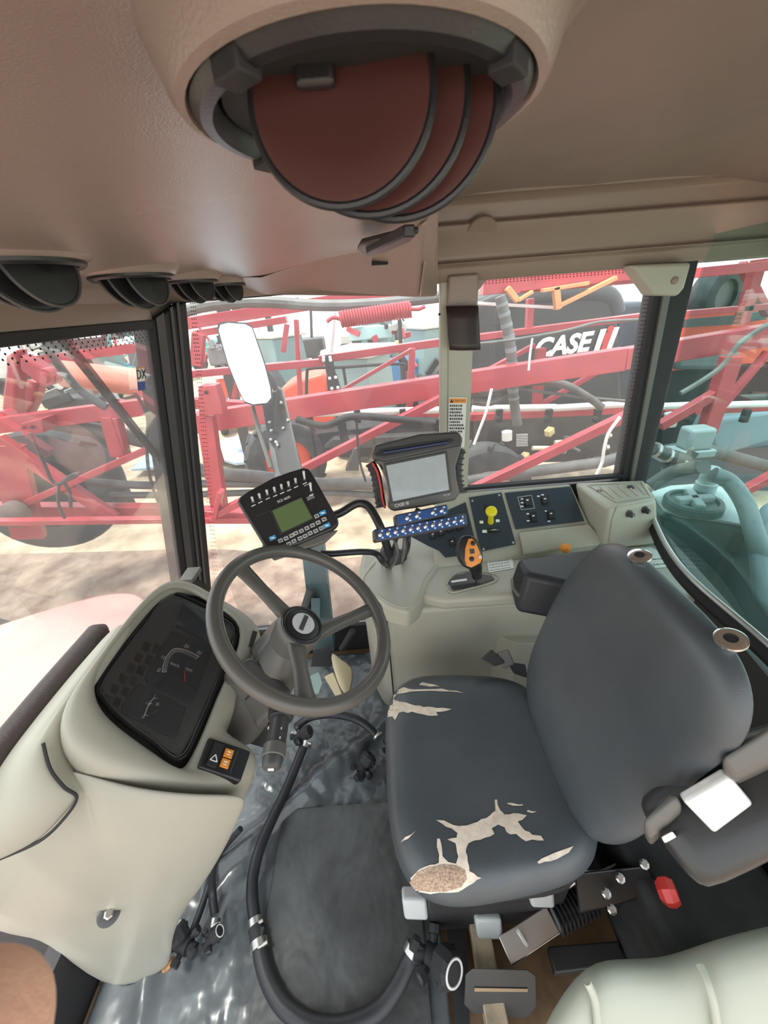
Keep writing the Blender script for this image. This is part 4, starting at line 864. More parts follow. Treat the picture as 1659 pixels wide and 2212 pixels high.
# near left console
T = [[(1140, 2300, .72), (1250, 2095, .74), (1330, 2082, .76), (1430, 2085, .77), (1500, 2060, .76), (1590, 2030, .74), (1780, 1990, .72)],
     [(1160, 2330, .68), (1265, 2110, .70), (1340, 2100, .72), (1435, 2098, .72), (1510, 2075, .71), (1600, 2045, .69), (1790, 2000, .67)],
     [(1180, 2420, .66), (1280, 2240, .68), (1350, 2230, .69), (1445, 2230, .69), (1520, 2200, .68), (1610, 2190, .66), (1790, 2150, .64)],
     [(1190, 2600, .66), (1290, 2500, .68), (1360, 2500, .69), (1450, 2500, .69), (1530, 2500, .68), (1620, 2480, .66), (1800, 2400, .64)]]
nb = MB().grid([[D(*p) for p in r] for r in T]); one('left_side_panel', 'pale green beige moulded panel in the near bottom right corner', 'panel', nb, mat('pale_panel', (.44, .46, .38), .4, bump=.1, bscale=600), sub=2, solid=.012)
lp_ = bpy.data.objects['left_side_panel']
for pts in ([(1268, 2120, .69), (1285, 2160, .685), (1292, 2230, .675), (1298, 2330, .67)], [(1512, 2085, .695), (1530, 2130, .675), (1545, 2190, .665), (1560, 2330, .66)]):
    obj('ridge', MB().tube(spl([D(x, y, d_) for x, y, d_ in pts], 5), .007, 10), MATS['pale_panel'], lp_)
s = MB(); s.box((.66, .33, .15), (.30, .50, .30)); one('fender_box', 'dark carpeted fender box behind the seat', 'box', s, mat('dark_carpet', (.03, .033, .034), .85, bump=.4, bscale=60, var=.3, vscale=14), bev=.02)
s = MB().prism([PZ(x, y, .012) for x, y in ((1180, 2052), (1330, 2040), (1345, 2090), (1195, 2110))], (0, 0, .03)); one('grey_block', 'grey metal block on the brown floor', 'block', s, DGREY, bev=.004)

# hoses
def hose(label, pts, r, m_=RUBBER, name='spray_hose', n=10):
    s = MB(); s.tube(spl(pts, n), r, 14); return one(name, label, 'hose', s, m_)
hl = [PZ(660, 1602, .10), PZ(625, 1690, .06), PZ(590, 1765, .07), PZ(562, 1830, .07), PZ(547, 1890, .06), PZ(545, 1940, .06), PZ(552, 1995, .06)]
hose('black hose curving over the floor sheet from the column to a joint', hl, .0165)
h2 = [PZ(560, 2030, .06), PZ(566, 2075, .06), PZ(585, 2130, .06), PZ(620, 2180, .06), PZ(680, 2215, .06), PZ(750, 2215, .06), PZ(815, 2185, .06), PZ(855, 2135, .07), PZ(880, 2085, .08), PZ(892, 2060, .09)]
hose('thick black hose looping along the bottom of the floor to the nozzle body', h2, .0195)
hose('black hose arching across the floor behind the steering wheel', [PZ(640, 1570, .10), PZ(670, 1550, .14), PZ(715, 1543, .14), PZ(765, 1552, .14), PZ(795, 1570, .12), PZ(815, 1592, .10)], .014)
hose('thin black hose hanging beside the dashboard panel', [PZ(470, 1840, .20), PZ(458, 1880, .14), PZ(458, 1925, .08), PZ(464, 1975, .06)], .011)
hose('second thin hose tucked beside the dashboard panel', [PZ(520, 1790, .12), PZ(470, 1850, .06), PZ(455, 1900, .05), PZ(430, 1975, .05), PZ(408, 2030, .05)], .009)
def clamp(px, py, z, d, r, label):
    p = PZ(px, py, z); d = V(d).normalized(); t = thing('hose_clamp', label, 'clamp', p, 'hose clamps')
    obj('band', MB().tube([p-d*.009, p+d*.009], r, 22), STEEL, t); obj('screw', MB().tube([p+V((r*.6, -.004, r*.7))-d.cross(V((0, 0, 1)))*.012, p+V((r*.6, -.004, r*.7))+d.cross(V((0, 0, 1)))*.012], .0045, 8), STEEL, t)
clamp(552, 1995, .06, hl[-1]-hl[-2], .0200, 'steel clamp on the upper side of the middle hose joint')
clamp(560, 2042, .06, h2[1]-h2[0], .0225, 'steel clamp on the lower side of the middle hose joint')
s = MB(); a, b_ = PZ(553, 2002, .06), PZ(559, 2034, .06); s.tube([a, b_], .021, 16); s.bar(PZ(545, 2018, .06), PZ(572, 2016, .07), .02, .02); one('hose_joint', 'black plastic joint between the two long hoses', 'fitting', s, MBLACK)
clamp(892, 2054, .09, h2[-1]-h2[-2], .0225, 'steel clamp where the thick hose meets the nozzle body')
clamp(662, 1608, .10, hl[1]-hl[0], .019, 'steel clamp at the upper end of the long hose')
clamp(814, 1590, .10, (.5, -.7, 0), .0165, 'steel clamp on the arching hose beside the seat')
clamp(464, 1996, .06, (.1, -1, 0), .0135, 'steel clamp on the thin hose beside the dashboard')
def nozzle(px, py, z, label, sc=1.0, rot=0, white=False):
    p = PZ(px, py, z); t = thing('nozzle_body', label, 'nozzle body', p, 'black spray nozzle bodies'); o_ = V((0, 0, 0)); M = Matrix.Rotation(rot, 3, 'Z')
    f = lambda x, y, zz: p + M @ V((x, y, zz))*sc
    obj('barrel', MB().tube([f(-.03, 0, 0), f(-.012, 0, 0), f(-.012, 0, 0), f(.02, 0, 0)], [.012*sc, .012*sc, .018*sc, .018*sc], 16), MBLACK, t)
    g = MB(); ax = (f(.04, -.02, .03)-f(0, 0, 0)).normalized(); g.lathe(f(.01, 0, .006), ax, [(.019*sc, 0), (.024*sc, .006*sc), (.024*sc, .028*sc), (.020*sc, .034*sc), (0, .034*sc)], 10); obj('cap', g, MBLACK, t, smooth=25)
    obj('cap_ring', MB().torus(f(.01, 0, .006)+ax*.033*sc, ax, .0165*sc, .0025*sc, 24, 6), PAPER if white else DGREY, t)
    for a_ in range(5):
        an = a_*1.256+.4; q = f(.0+.030*math.cos(an), .030*math.sin(an), .004*a_)
        obj('outlet', MB().lathe(f(0, 0, 0), q-f(0, 0, 0), [(.007*sc, .012*sc), (.007*sc, .026*sc), (.011*sc, .027*sc), (.011*sc, .038*sc), (.006*sc, .040*sc), (0, .040*sc)], 8), BLACK if a_ % 2 else MBLACK, t, smooth=20)
nozzle(650, 1590, .11, 'black nozzle body beside the indicator stalk at the end of the long hose', 1.0, .4)
nozzle(785, 1662, .06, 'black nozzle body on the sheet close to the seat cushion', 1.15, 1.2)
nozzle(845, 1612, .08, 'black nozzle fitting half hidden beside the seat cushion', .9, 2.0)
nozzle(400, 2040, .07, 'black nozzle body at the foot of the dashboard panel', 1.1, 2.8, True)
nozzle(455, 2032, .07, 'black valve elbow beside the dashboard foot', .75, .8, True)
nozzle(935, 2070, .10, 'large black nozzle body below the seat corner at the end of the thick hose', 1.5, -.3, True)
# pedal area
pd = thing('brake_pedal', 'beige moulded pedal guard beyond the steering wheel', 'pedal', D(740, 1450, 1.35))
obj('guard', MB().grid([[D(712, 1402, 1.55), D(735, 1425, 1.50), D(762, 1440, 1.48)], [D(718, 1440, 1.45), D(722, 1452, 1.40), D(764, 1470, 1.45)], [D(735, 1480, 1.45), D(745, 1505, 1.42), D(752, 1500, 1.45)]]), mat('cream_plastic', (.58, .50, .32), .5), pd, solid=.008, sub=1)
obj('step', MB().hexa([D(700, 1462, 1.5), D(720, 1452, 1.5), D(740, 1500, 1.5), D(725, 1505, 1.5)], [D(700, 1462, 1.45), D(720, 1452, 1.45), D(740, 1500, 1.45), D(725, 1505, 1.45)]), mat('cream_plastic', (.58, .50, .32), .5), pd, bev=.004)
one('front_plate', 'black steel plate under the front of the cab behind the wheel', 'plate', MB().prism([D(x, y, 1.62) for x, y in ((676, 1412), (722, 1404), (716, 1440), (672, 1440))], V((0, .02, 0))), MBLACK)
one('foot_lever', 'small pale green lever foot on the floor behind the steering wheel', 'lever', MB().prism([D(x, y, 1.3) for x, y in ((665, 1462), (688, 1452), (696, 1475), (688, 1498), (680, 1498))], V((-.01, .01, -.02))), mat('pale_green', (.25, .36, .34), .5))
s = MB(); s.tube([D(762, 1362, 1.5), D(738, 1402, 1.55)], .012, 8); one('hinge_rod', 'black rod leaning against the front side of the console', 'rod', s, MBLACK)

# ============================================================ CEILING FITTINGS
def vent(loc, d, rot, label, bl=3, group='round ceiling air vents', tilt=0, dish=.0):
    t = thing('air_vent', label, 'air vent', loc, group); o = V(loc)
    k = d/.125
    obj('collar', MB().lathe(o, (0, 0, -1), [(.078*k, -.012), (.074*k, -.004), (.068*k, .002), (.060*k, .004), (.056*k, .0)], 48, close=False), CEIL, t)
    obj('bezel', MB().lathe(o, (0, 0, -1), [(.064*k, .001), (.0635*k, .007), (.060*k, .010), (.055*k, .008), (.052*k, .0), (.050*k, -.02)], 48, close=False), BLACK, t)
    obj('throat', MB().lathe(o+V((0, 0, .0)), (0, 0, 1), [(.050*k, 0), (.050*k, .006)], 32), MBLACK, t)
    n = V((math.cos(rot), math.sin(rot), 0)); sd = V((-n.y, n.x, 0))
    for i in range(bl):
        off = .030*k - i*.028*k; c = o + n*off; dep = [.048, .052, .046][i % 3]*k; rad = math.sqrt(max(.0001, .050**2-(off/k)**2))*k
        dn = (V((0, 0, -1)) + n*.22).normalized(); rows = []
        for rr in (0, .35, .7, .93, 1.0):
            rows.append([c + sd*(rad*rr*math.cos(math.pi*j/20)) + dn*(dep*rr*math.sin(math.pi*j/20)) + n*(.006*k*(1-rr*rr)) for j in range(21)])
        m_ = obj('blade', MB().grid(rows), BLACK, t, solid=.0025*k)
        obj('blade_rim', MB().tube([c + sd*(rad*math.cos(math.pi*j/24)) + dn*(dep*math.sin(math.pi*j/24)) for j in range(25)], .0020*k, 6), DGREY, m_)
    return t
V1 = V((-.41, .56, 1.572))
vent(V1, .135, -.35, 'first round black air vent from the left edge above the windshield')
vent((-.415, .82, 1.572), .135, -.35, 'second round black air vent along the windshield header')
vent((-.41, 1.07, 1.574), .12, -.35, 'third smaller looking air vent along the windshield header')
vent((-.40, 1.28, 1.574), .12, -.35, 'last air vent nearest the right front pillar')
# big near vent
nv = thing('air_vent', 'large near round ceiling air vent with black louvre discs coloured for their red reflection', 'air vent', (.004, .205, 1.566), 'round ceiling air vents')
o = V((.004, .205, 1.566))
obj('collar', MB().lathe(o, (0, 0, -1), [(.073, -.014), (.071, -.008), (.069, -.001), (.067, .002), (.064, .003), (.061, -.002), (.060, -.01)], 64, close=False), CEIL, nv)
obj('bezel', MB().lathe(o, (0, 0, -1), [(.062, -.006), (.0625, .002), (.0600, .0055), (.056, .006), (.053, .001), (.0515, -.02)], 64, close=False), BLACK, nv)
for i in range(4):
    a = .9+i*1.57; obj('bezel_notch', MB().box(o+V((.058*math.cos(a), .058*math.sin(a), -.004)), (.012, .009, .008), (V((-math.sin(a), math.cos(a), 0)), V((math.cos(a), math.sin(a), 0)), V((0, 0, 1)))), MBLACK, nv, bev=.001)
obj('throat', MB().lathe(o, (0, 0, 1), [(.0515, .0), (.0515, .004)], 40), MBLACK, nv)
LV = mat('louvre_red_reflection', (.085, .034, .031), .25, bump=.02)  # black discs; the red they mirror is painted into the colour
for i, (px, py, rad, dd) in enumerate(((735, 212, 198, 0), (803, 226, 203, .010), (862, 234, 204, .019))):
    n = (V((-.12, -.93, .22))).normalized(); c = PP(px, py, o+V((-.002, -.030, -.006)) - n*dd, n); rad = rad*(c-CP).dot(F)/FPX
    b_ = obj('louvre_disc', MB().lathe(c, n, [(rad*.97, -.0015), (rad, .0), (rad*.97, .0012), (rad*.9, .0016), (rad*.5, .0005), (0, 0)], 56), LV, nv)
    obj('disc_rim', MB().torus(c, n, rad, .0016, 56, 8), BLACK, b_)
obj('pull_tab', MB().box(PP(680, 150, o+V((0, -.030, -.006)), V((-.12, -.93, .22)).normalized())+V((0, -.004, 0)), (.013, .004, .012)), BLACK, nv, bev=.002)
# coat hook / latch on the front console
cl_ = thing('ceiling_latch', 'black bracket with square knob on the headliner near the window post', 'latch', PZ(830, 530, 1.575))
z = 1.563; obj('plate', MB().prism([PZ(x, y, z) for x, y in ((772, 530), (780, 515), (870, 492), (905, 488), (885, 510), (830, 535), (790, 545))], (0, 0, -.006)), BLACK, cl_, bev=.002)
obj('arm', MB().bar(PZ(800, 540, 1.555), PZ(885, 498, 1.555), .012, .010), BLACK, cl_, bev=.002)
obj('knob', MB().hexa([D(806, 548, .735), D(842, 545, .735), D(838, 572, .735), D(802, 574, .735)], [D(806, 548, .715), D(842, 545, .715), D(838, 572, .715), D(802, 574, .715)]), MBLACK, cl_, bev=.002)
# black roll cover on the B pillar + warning label
rc = thing('blind_case', 'dark brown rolled cover fixed on the beige window post', 'cover', PY(998, 700, 1.30))
q = [PY(965, 662, 1.32), PY(1028, 662, 1.32), PY(1030, 752, 1.32), PY(970, 755, 1.32)]
bow = MB().grid([[q[0]*(1-k/6)+q[1]*(k/6)+V((0, -.012*math.sin(math.pi*k/6)-f*.02, 0))+(q[3]-q[0])*f for k in range(7)] for f in (0, .3, .6, .85, 1)])
obj('cover', bow, mat('dark_cover', (.035, .022, .02), .4), rc, solid=.012)
obj('rivet', MB().lathe(PY(996, 670, 1.302), (0, -1, 0), [(.005, -.004), (.005, .002), (.003, .003), (0, .003)], 12), ORG2, rc)
wq = [PY(969, 858, 1.348), PY(1008, 858, 1.348), PY(1003, 966, 1.348), PY(968, 966, 1.348)]
wl = card('warning_label', 'white warning label with an orange header on the beige window post', wq, 12)
obj('orange_header', MB().patch(wq, .03, .02, .97, .11, .0016, .0022), ORA, wl)
text('header_word', 'ATENCAO', .0095, Q(wq, .58, .065)+nrm(wq)*.0024, wq[1]-wq[0], wq[0]-wq[3], MBLACK, wl, .0002)
obj('hazard_mark', MB().prism([Q(wq, .08, .10)+nrm(wq)*.0023, Q(wq, .24, .10)+nrm(wq)*.0023, Q(wq, .16, .03)+nrm(wq)*.0023], nrm(wq)*.0004), MBLACK, wl)
obj('post_hole', MB().lathe(PY(949, 679, 1.344), (0, -1, 0), [(.004, 0), (.004, .001)], 12), MBLACK, bp_)
# sticker on windshield
sq_ = [PW(293, 794, .004), PW(311, 792, .004), PW(313, 842, .004), PW(297, 844, .004)]
stk = thing('windshield_sticker', 'small DX sticker on the windshield near the right front pillar', 'sticker', sq_[0])
obj('sheet', MB().hexa(sq_, [p+V((.001, 0, 0)) for p in sq_]), ORG2 if False else PAPER, stk)
obj('blue_band', MB().patch(sq_, .0, .62, 1, 1, .001, .0016), BLUE, stk)
obj('orange_border', MB().patch(sq_, .0, .0, 1, .06, .001, .0016).patch(sq_, 0, 0, .12, .62, .001, .0016), ORG2, stk)
text('letters', 'DX', .034, Q(sq_, .55, .32)+nrm(sq_)*.002, sq_[1]-sq_[0], sq_[0]-sq_[3], MBLACK, stk, .0003)

# ============================================================ PERSON (photographer's thumb at the lens edge)
me = bpy.data.meshes.new('person'); TD = .075
tip = D(20, 2225, TD); base = D(-420, 2500, TD*1.0)
dirn = (base-tip).normalized()
pts = [tip + V((0, 0, 0)), tip + dirn*.016, tip + dirn*.040, tip + dirn*.075, tip + dirn*.11]; rad = [.0165, .0185, .0185, .020, .028]
edges = [(i, i+1) for i in range(4)]
pc = pts[-1]; side = -V((0, 0, 1)).cross(dirn).normalized()
for k in range(4):
    r_ = len(pts); o2 = pc + dirn*(.02+.01*k) + side*(-.02-.0*k) + V((0, -.01-.022*k, -.02)); pts.append(o2); rad.append(.018); edges.append((4, r_))
    pts.append(o2 - dirn*.03 + side*-.03); rad.append(.0088); edges.append((r_, r_+1)); pts.append(o2 - dirn*.05 + side*-.05+V((0, 0, -.008))); rad.append(.0082); edges.append((r_+1, r_+2)); pts.append(o2 - dirn*.055 + side*-.068+V((0, 0, -.02))); rad.append(.0078); edges.append((r_+2, r_+3))
r_ = len(pts); pts += [pc+dirn*.09, pc+dirn*.2]; rad += [.028, .03]; edges += [(4, r_), (r_, r_+1)]
o0 = pts[-1]; me.from_pydata([tuple(p-o0) for p in pts], edges, [])
ph = bpy.data.objects.new('person', me); COL.objects.link(ph); ph.location = o0; ORG[ph.name] = o0
sk = ph.modifiers.new('skin', 'SKIN'); sb_ = ph.modifiers.new('sub', 'SUBSURF'); sb_.levels = sb_.render_levels = 3
for i, r__ in enumerate(rad): me.skin_vertices[0].data[i].radius = (r__, r__)
me.skin_vertices[0].data[4].use_root = True; me.materials.append(SKIN); sk.use_smooth_shade = True
tag(ph, 'bare hand of the photographer, blurred thumb reaching into the bottom left corner', 'person')
# ============================================================ OUTSIDE
def bars(root, name, lst, Y, w_, m_, rot=0):
    for a in lst:
        x0, y0, x1, y1 = a[:4]; h = a[4]; Yb = a[5] if len(a) > 5 else Y
        p, q = PY(x0, y0, Yb), PY(x1, y1, a[6] if len(a) > 6 else Yb)
        dpt = (((p+q)/2)-CP).dot(F); o = obj(name, MB().bar(p, q, w_, h*dpt/FPX/1.05, (0, 0, 1)), m_, root, bev=.004)
# own bonnet
T = [[(-200, 1420, 1.9), (0, 1352, 2.0), (150, 1305, 2.1), (245, 1284, 2.15), (300, 1285, 2.1)], [(-250, 1500, 1.6), (0, 1410, 1.7), (160, 1345, 1.8), (262, 1310, 1.85), (330, 1320, 1.8)],
     [(-300, 1650, 1.35), (0, 1520, 1.35), (150, 1420, 1.45), (270, 1350, 1.5), (340, 1380, 1.5)], [(-300, 1900, 1.2), (0, 1700, 1.2), (150, 1560, 1.25), (280, 1440, 1.3), (360, 1450, 1.35)]]
one('bonnet', 'haze-paled red sprayer bonnet seen through the bottom of the windshield', 'bonnet', MB().grid([[D(*p) for p in r] for r in T]), HOOD, sub=2, solid=.02)
# wiper
wp = thing('windshield_wiper', 'long black wiper arm slanting across the windshield', 'wiper', PW(120, 715, -.03))
obj('blade', MB().bar(PW(128, 722, -.02), PW(338, 985, -.02), .014, .02, (1, 0, 0)), MBLACK, wp, bev=.003)
obj('arm', MB().bar(PW(122, 720, -.035), PW(345, 990, -.035), .012, .010, (1, 0, 0)), BLACK, wp, bev=.002)
obj('hose', MB().tube([PW(335, 982, -.03), PW(352, 1020, -.03), PW(358, 1060, -.03)], .004, 8), HOSE, wp)
# mirror and its post
mi = thing('side_mirror', 'tall rounded side mirror reflecting a white sky outside the front right glass', 'mirror', D(530, 780, 1.75))
def rr(pts, dd): return [D(x, y, dd) for x, y in pts]
mo_ = [(468, 710), (472, 698), (490, 694), (530, 697), (545, 705), (556, 735), (575, 790), (588, 840), (590, 862), (580, 874), (548, 877), (528, 870), (515, 845), (490, 785)]
obj('housing', MB().rings([rr([(529+(x-529)*.9, 786+(y-786)*.95) for x, y in mo_], 1.83), rr(mo_, 1.78), rr(mo_, 1.74)]), MBLACK, mi, smooth=40)
obj('mirror_glass', MB().rings([rr([(529+(x-529)*.93, 786+(y-786)*.96) for x, y in mo_], 1.742), rr([(529+(x-529)*.93, 786+(y-786)*.96) for x, y in mo_], 1.737)]), mat('mirror_silver', (.9, .9, .92), .06, 1), mi, smooth=0)
po = thing('mirror_post', 'dark bolted steel post rising beside the cab under the mirror', 'post', D(680, 1300, 1.75))
pq = [D(562, 855, 1.90), D(608, 842, 1.90), D(656, 1035, 1.80), D(596, 1050, 1.80)]
obj('upper_plate', MB().hexa([p+V((0, .03, 0)) for p in pq], pq), mat('post_steel', (.075, .085, .09), .45, var=.2, vscale=8), po, bev=.004)
obj('side_flange', MB().hexa([D(598, 835, 1.90), D(604, 835, 1.90), D(598, 1012, 1.84), D(582, 1012, 1.84)], [D(604, 842, 1.86), D(612, 842, 1.86), D(656, 1035, 1.76), D(648, 1037, 1.76)]), DGREY, po)
for x, y in ((582, 912), (622, 908), (586, 930), (612, 925), (596, 955), (624, 953), (585, 950), (600, 962), (640, 992), (614, 995), (598, 957), (607, 870)): obj('bolt', MB().lathe(D(x, y, 1.83), -ray(x, y), [(.0075, -.02), (.0075, .012), (.004, .015), (0, .015)], 8), STEEL, po)
obj('thin_rod', MB().tube([D(545, 878, 1.82), D(562, 940, 1.82), D(585, 1010, 1.80)], .010, 10), GREY, po)
sl_ = [D(648, 1165, 1.75), D(698, 1165, 1.75), D(722, 1400, 1.70), D(676, 1412, 1.70)]
obj('lower_post', MB().hexa([p+V((.0, .06, 0)) for p in sl_], sl_), mat('post_teal', (.07, .12, .13), .5, var=.2, vscale=6), po, bev=.004)
obj('mid_post', MB().hexa([D(600, 1040, 1.84), D(655, 1030, 1.84), D(700, 1180, 1.82), D(648, 1180, 1.82)], [D(600, 1040, 1.78), D(655, 1030, 1.78), D(700, 1180, 1.76), D(648, 1180, 1.76)]), DGREY, po, bev=.004)
obj('hinge_arm', MB().tube([D(672, 1275, 1.70), D(655, 1330, 1.68)], .022, 12), DGREY, po)
obj('latch_plate', MB().hexa([D(672, 1292, 1.72), D(692, 1292, 1.72), D(692, 1340, 1.70), D(672, 1340, 1.70)], [D(672, 1292, 1.66), D(692, 1292, 1.66), D(692, 1340, 1.64), D(672, 1340, 1.64)]), mat('post_teal', (.07, .12, .13), .5), po, bev=.004)

# folded boom of the neighbouring sprayer, close to the cab
YB = 2.6
bm = thing('spray_boom', 'near red lattice spray boom folded alongside the cab', 'boom', PY(700, 1100, YB))
bars(bm, 'chord', [(410, 915, 1345, 775, 46, 2.9, 2.75), (1345, 775, 1800, 700, 46, 2.75, 2.75), (-100, 930, 395, 868, 34, 3.0, 2.9), (-100, 1100, 395, 1105, 30, 3.0, 2.9), (395, 1105, 545, 1112, 22)], YB, .10, RED)
bars(bm, 'lower_rail', [(-60, 1128, 390, 1122, 12), (395, 1122, 560, 1122, 14)], 2.55, .06, RED)
bars(bm, 'brace', [(470, 1110, 640, 1020, 15, 2.5, 2.55), (640, 1020, 955, 860, 17, 2.55, 2.6), (985, 1075, 1370, 890, 20, 2.5, 2.6), (0, 950, 250, 1120, 30, 2.85, 2.8), (60, 1085, 400, 935, 14, 2.8, 2.8), (1425, 920, 1580, 830, 20, 2.6, 2.6), (1440, 1150, 1700, 1010, 18, 2.3, 2.3), (1659, 760, 1540, 900, 10, 2.7, 2.7)], YB, .06, RED)
bars(bm, 'upright', [(445, 895, 476, 1105, 34, 2.65, 2.65), (240, 900, 262, 985, 36, 2.9, 2.9), (1580, 770, 1525, 935, 34, 2.6, 2.6), (1525, 935, 1512, 985, 18, 2.6, 2.6), (15, 960, 65, 1160, 60, 2.85, 2.8), (478, 1060, 465, 1120, 10, 2.5, 2.5)], YB, .08, RED)
obj('hinge_bracket', MB().prism([PY(x, y, 2.55) for x, y in ((428, 835), (465, 832), (478, 870), (482, 895), (430, 900))], (0, .1, 0)), RED, bm, bev=.004)
obj('hinge_bracket', MB().prism([PY(x, y, 2.75) for x, y in ((45, 915), (90, 905), (94, 935), (50, 940))], (0, .14, 0)), RED, bm, bev=.004)
for x, y in ((51, 925), (70, 923), (445, 848)): obj('bolt_hole', MB().lathe(PY(x, y, 2.54 if x > 100 else 2.74), (0, -1, 0), [(.012, 0), (.012, .004)], 12), MBLACK, bm)
bars(bm, 'lug', [(270, 985, 240, 900, 6, 2.88)], 2.88, .05, RED)
obj('end_casting', MB().lathe(PY(40, 1105, 2.75), (0, -1, 0), [(.10, 0), (.10, .08), (.06, .10), (0, .10)], 16), mat('dirty_steel', (.16, .12, .11), .7), bm)
# upper linkage at far left
lk = thing('boom_lift_link', 'pair of thick pinkish red lift arms with a round pin at the left', 'lift arm', PY(50, 900, 3.2))
for pts, Y_ in (([(10, 770), (35, 755), (38, 800), (32, 860), (35, 905), (0, 915), (5, 850), (12, 800)], 3.1), ([(40, 765), (100, 800), (110, 820), (85, 832), (42, 800)], 3.1), ([(55, 820), (85, 825), (72, 870), (55, 905), (35, 890), (48, 850)], 3.3)):
    obj('arm', MB().prism([PY(x, y, Y_) for x, y in pts], (0, .12, 0)), RED, lk, bev=.02)
obj('pin', MB().lathe(PY(96, 815, 3.0), (0, -1, 0), [(.06, -.1), (.06, 0), (.035, .0), (.035, .03), (0, .03)], 20), RED, lk)
obj('pin', MB().lathe(PY(5, 903, 3.0), (0, -1, 0), [(.05, -.1), (.05, 0), (.03, .0), (.03, .03), (0, .03)], 20), RED, lk)
one('lift_cylinder', 'long faded red hydraulic cylinder tube behind the wiper', 'hydraulic cylinder', MB().tube([PY(130, 805, 4.2), PY(140, 808, 4.2), PY(350, 832, 4.0)], [.10, .13, .13], 20), mat('faded_tube', (.75, .27, .19), .4))
one('rear_boom_beam', 'thin red boom beam high behind the wiper', 'beam', MB().bar(PY(85, 778, 6), PY(290, 752, 6), .1, .12), RED)
# second boom layer
b2 = thing('spray_boom', 'second red boom layer behind, crossing in front of the black tank', 'boom', PY(700, 900, 3.4))
bars(b2, 'chord', [(400, 700, 940, 615, 24, 3.2, 3.2), (430, 720, 620, 690, 14, 3.4), (690, 776, 960, 738, 16, 3.6), (960, 738, 1060, 725, 14, 3.6), (1020, 730, 1410, 680, 13, 3.5), (410, 808, 700, 782, 15, 3.6), (500, 893, 720, 888, 12, 3.3), (700, 890, 960, 893, 12, 3.3), (1015, 900, 1390, 882, 15, 3.3), (1430, 890, 1659, 880, 12, 3.3), (420, 870, 540, 878, 22, 3.2)], 3.4, .09, RED)
bars(b2, 'brace', [(735, 845, 890, 755, 8, 3.3), (1025, 815, 1155, 745, 9, 3.4), (1150, 885, 1400, 738, 10, 3.4), (480, 1000, 440, 860, 8, 3.4), (505, 860, 540, 700, 10, 4.2), (650, 880, 640, 690, 10, 4.4)], 3.4, .05, RED)
bars(b2, 'upright', [(890, 752, 885, 885, 14, 3.5), (1168, 752, 1158, 900, 20, 3.4), (1145, 645, 1142, 720, 14, 3.5), (430, 720, 425, 790, 26, 3.0), (620, 700, 612, 760, 10, 4.2)], 3.4, .06, RED)
# tangled top: dark hose and white pipes
one('roof_hose', 'thick grey hose running along the top of the side window', 'hose', MB().tube(spl([PY(380, 680, 2.9), PY(450, 660, 2.9), PY(560, 652, 2.9), PY(700, 660, 2.9), PY(830, 655, 2.9), PY(960, 640, 2.9)], 6), .035, 10), HOSE)
sc_ = thing('coil_spring', 'large red coil spring under the top boom beam', 'spring', PY(810, 680, 2.8))
obj('coil', MB().helix(PY(735, 690, 2.8), PY(888, 668, 2.8), .045, .009, 26), RED, sc_); obj('hook', MB().tube(spl([PY(706, 695, 2.8), PY(720, 686, 2.8), PY(736, 690, 2.8)], 4), .012, 8), RED, sc_); obj('hook', MB().tube([PY(888, 668, 2.8), PY(905, 668, 2.8), PY(918, 662, 2.8)], .012, 8), RED, sc_)
sp2 = thing('spray_pipe', 'white spray pipe with black nozzle holders along the boom', 'pipe', PY(700, 890, 3.15))
for a in ((455, 895, 560, 892), (570, 892, 700, 892), (610, 895, 960, 885), (1020, 883, 1200, 880), (1190, 882, 1365, 872), (1420, 878, 1500, 875), (1560, 875, 1659, 872)):
    obj('pipe', MB().tube([PY(a[0], a[1], 3.15), PY(a[2], a[3], 3.15)], .028, 12), PIPEW, sp2)
for x in (460, 560, 668, 772, 870, 1078, 1185, 1290, 1490, 1610): obj('nozzle_holder', MB().box(PY(x, 898, 3.12), (.05, .05, .11)).tube([PY(x, 900, 3.1), PY(x-6, 908, 3.1)], .03, 8), MBLACK, sp2, bev=.006)
# grey hoses along bottom
for i, (lab, pts, r_) in enumerate((('thick grey hose sagging below the boom', [(390, 1005), (470, 1022), (560, 1030), (690, 1045), (800, 1045), (900, 1050)], .055),
    ('second grey hose below the boom', [(190, 1040), (300, 1048), (420, 1045), (560, 1045)], .035), ('dark pipe under the boom near the ground', [(240, 1070), (420, 1068), (640, 1062), (830, 1070)], .03),
    ('thick black hose through the red lattice at the left', [(80, 905), (160, 922), (240, 935), (340, 960), (400, 975)], .06), ('long grey hose below the black tank', [(1010, 1040), (1100, 1025), (1200, 1012), (1300, 998), (1345, 985)], .05),
    ('curved grey hose in front of the black tank', [(1010, 848), (1080, 842), (1150, 825), (1215, 830), (1270, 858), (1300, 880)], .03), ('thin black line crossing below the beam', [(1090, 832), (1160, 845), (1280, 860), (1370, 868)], .012),
    ('grey hose beside the window post', [(1020, 868), (1060, 870), (1100, 850), (1110, 835)], .025))):
    one('line_hose', lab, 'hose', MB().tube(spl([PY(x, y, 3.0) for x, y in pts], 6), r_, 10), HOSE, smooth=60)
wh_ = thing('wrapped_hose', 'grey hose wrapped with tape hanging in front of the black tank', 'hose', PY(1110, 900, 2.9))
hp_ = spl([PY(1080, 640, 2.9), PY(1092, 690, 2.9), PY(1104, 760, 2.9), PY(1108, 840, 2.9), PY(1112, 880, 2.9), PY(1118, 918, 2.9)], 8); obj('hose', MB().tube(hp_, .036, 12), HOSE, wh_)
for i in range(3, 30, 3): obj('tape', MB().tube([hp_[i], hp_[i+1]], .039, 12), STEEL if False else mat('grey_tape', (.22, .24, .25), .5), wh_)
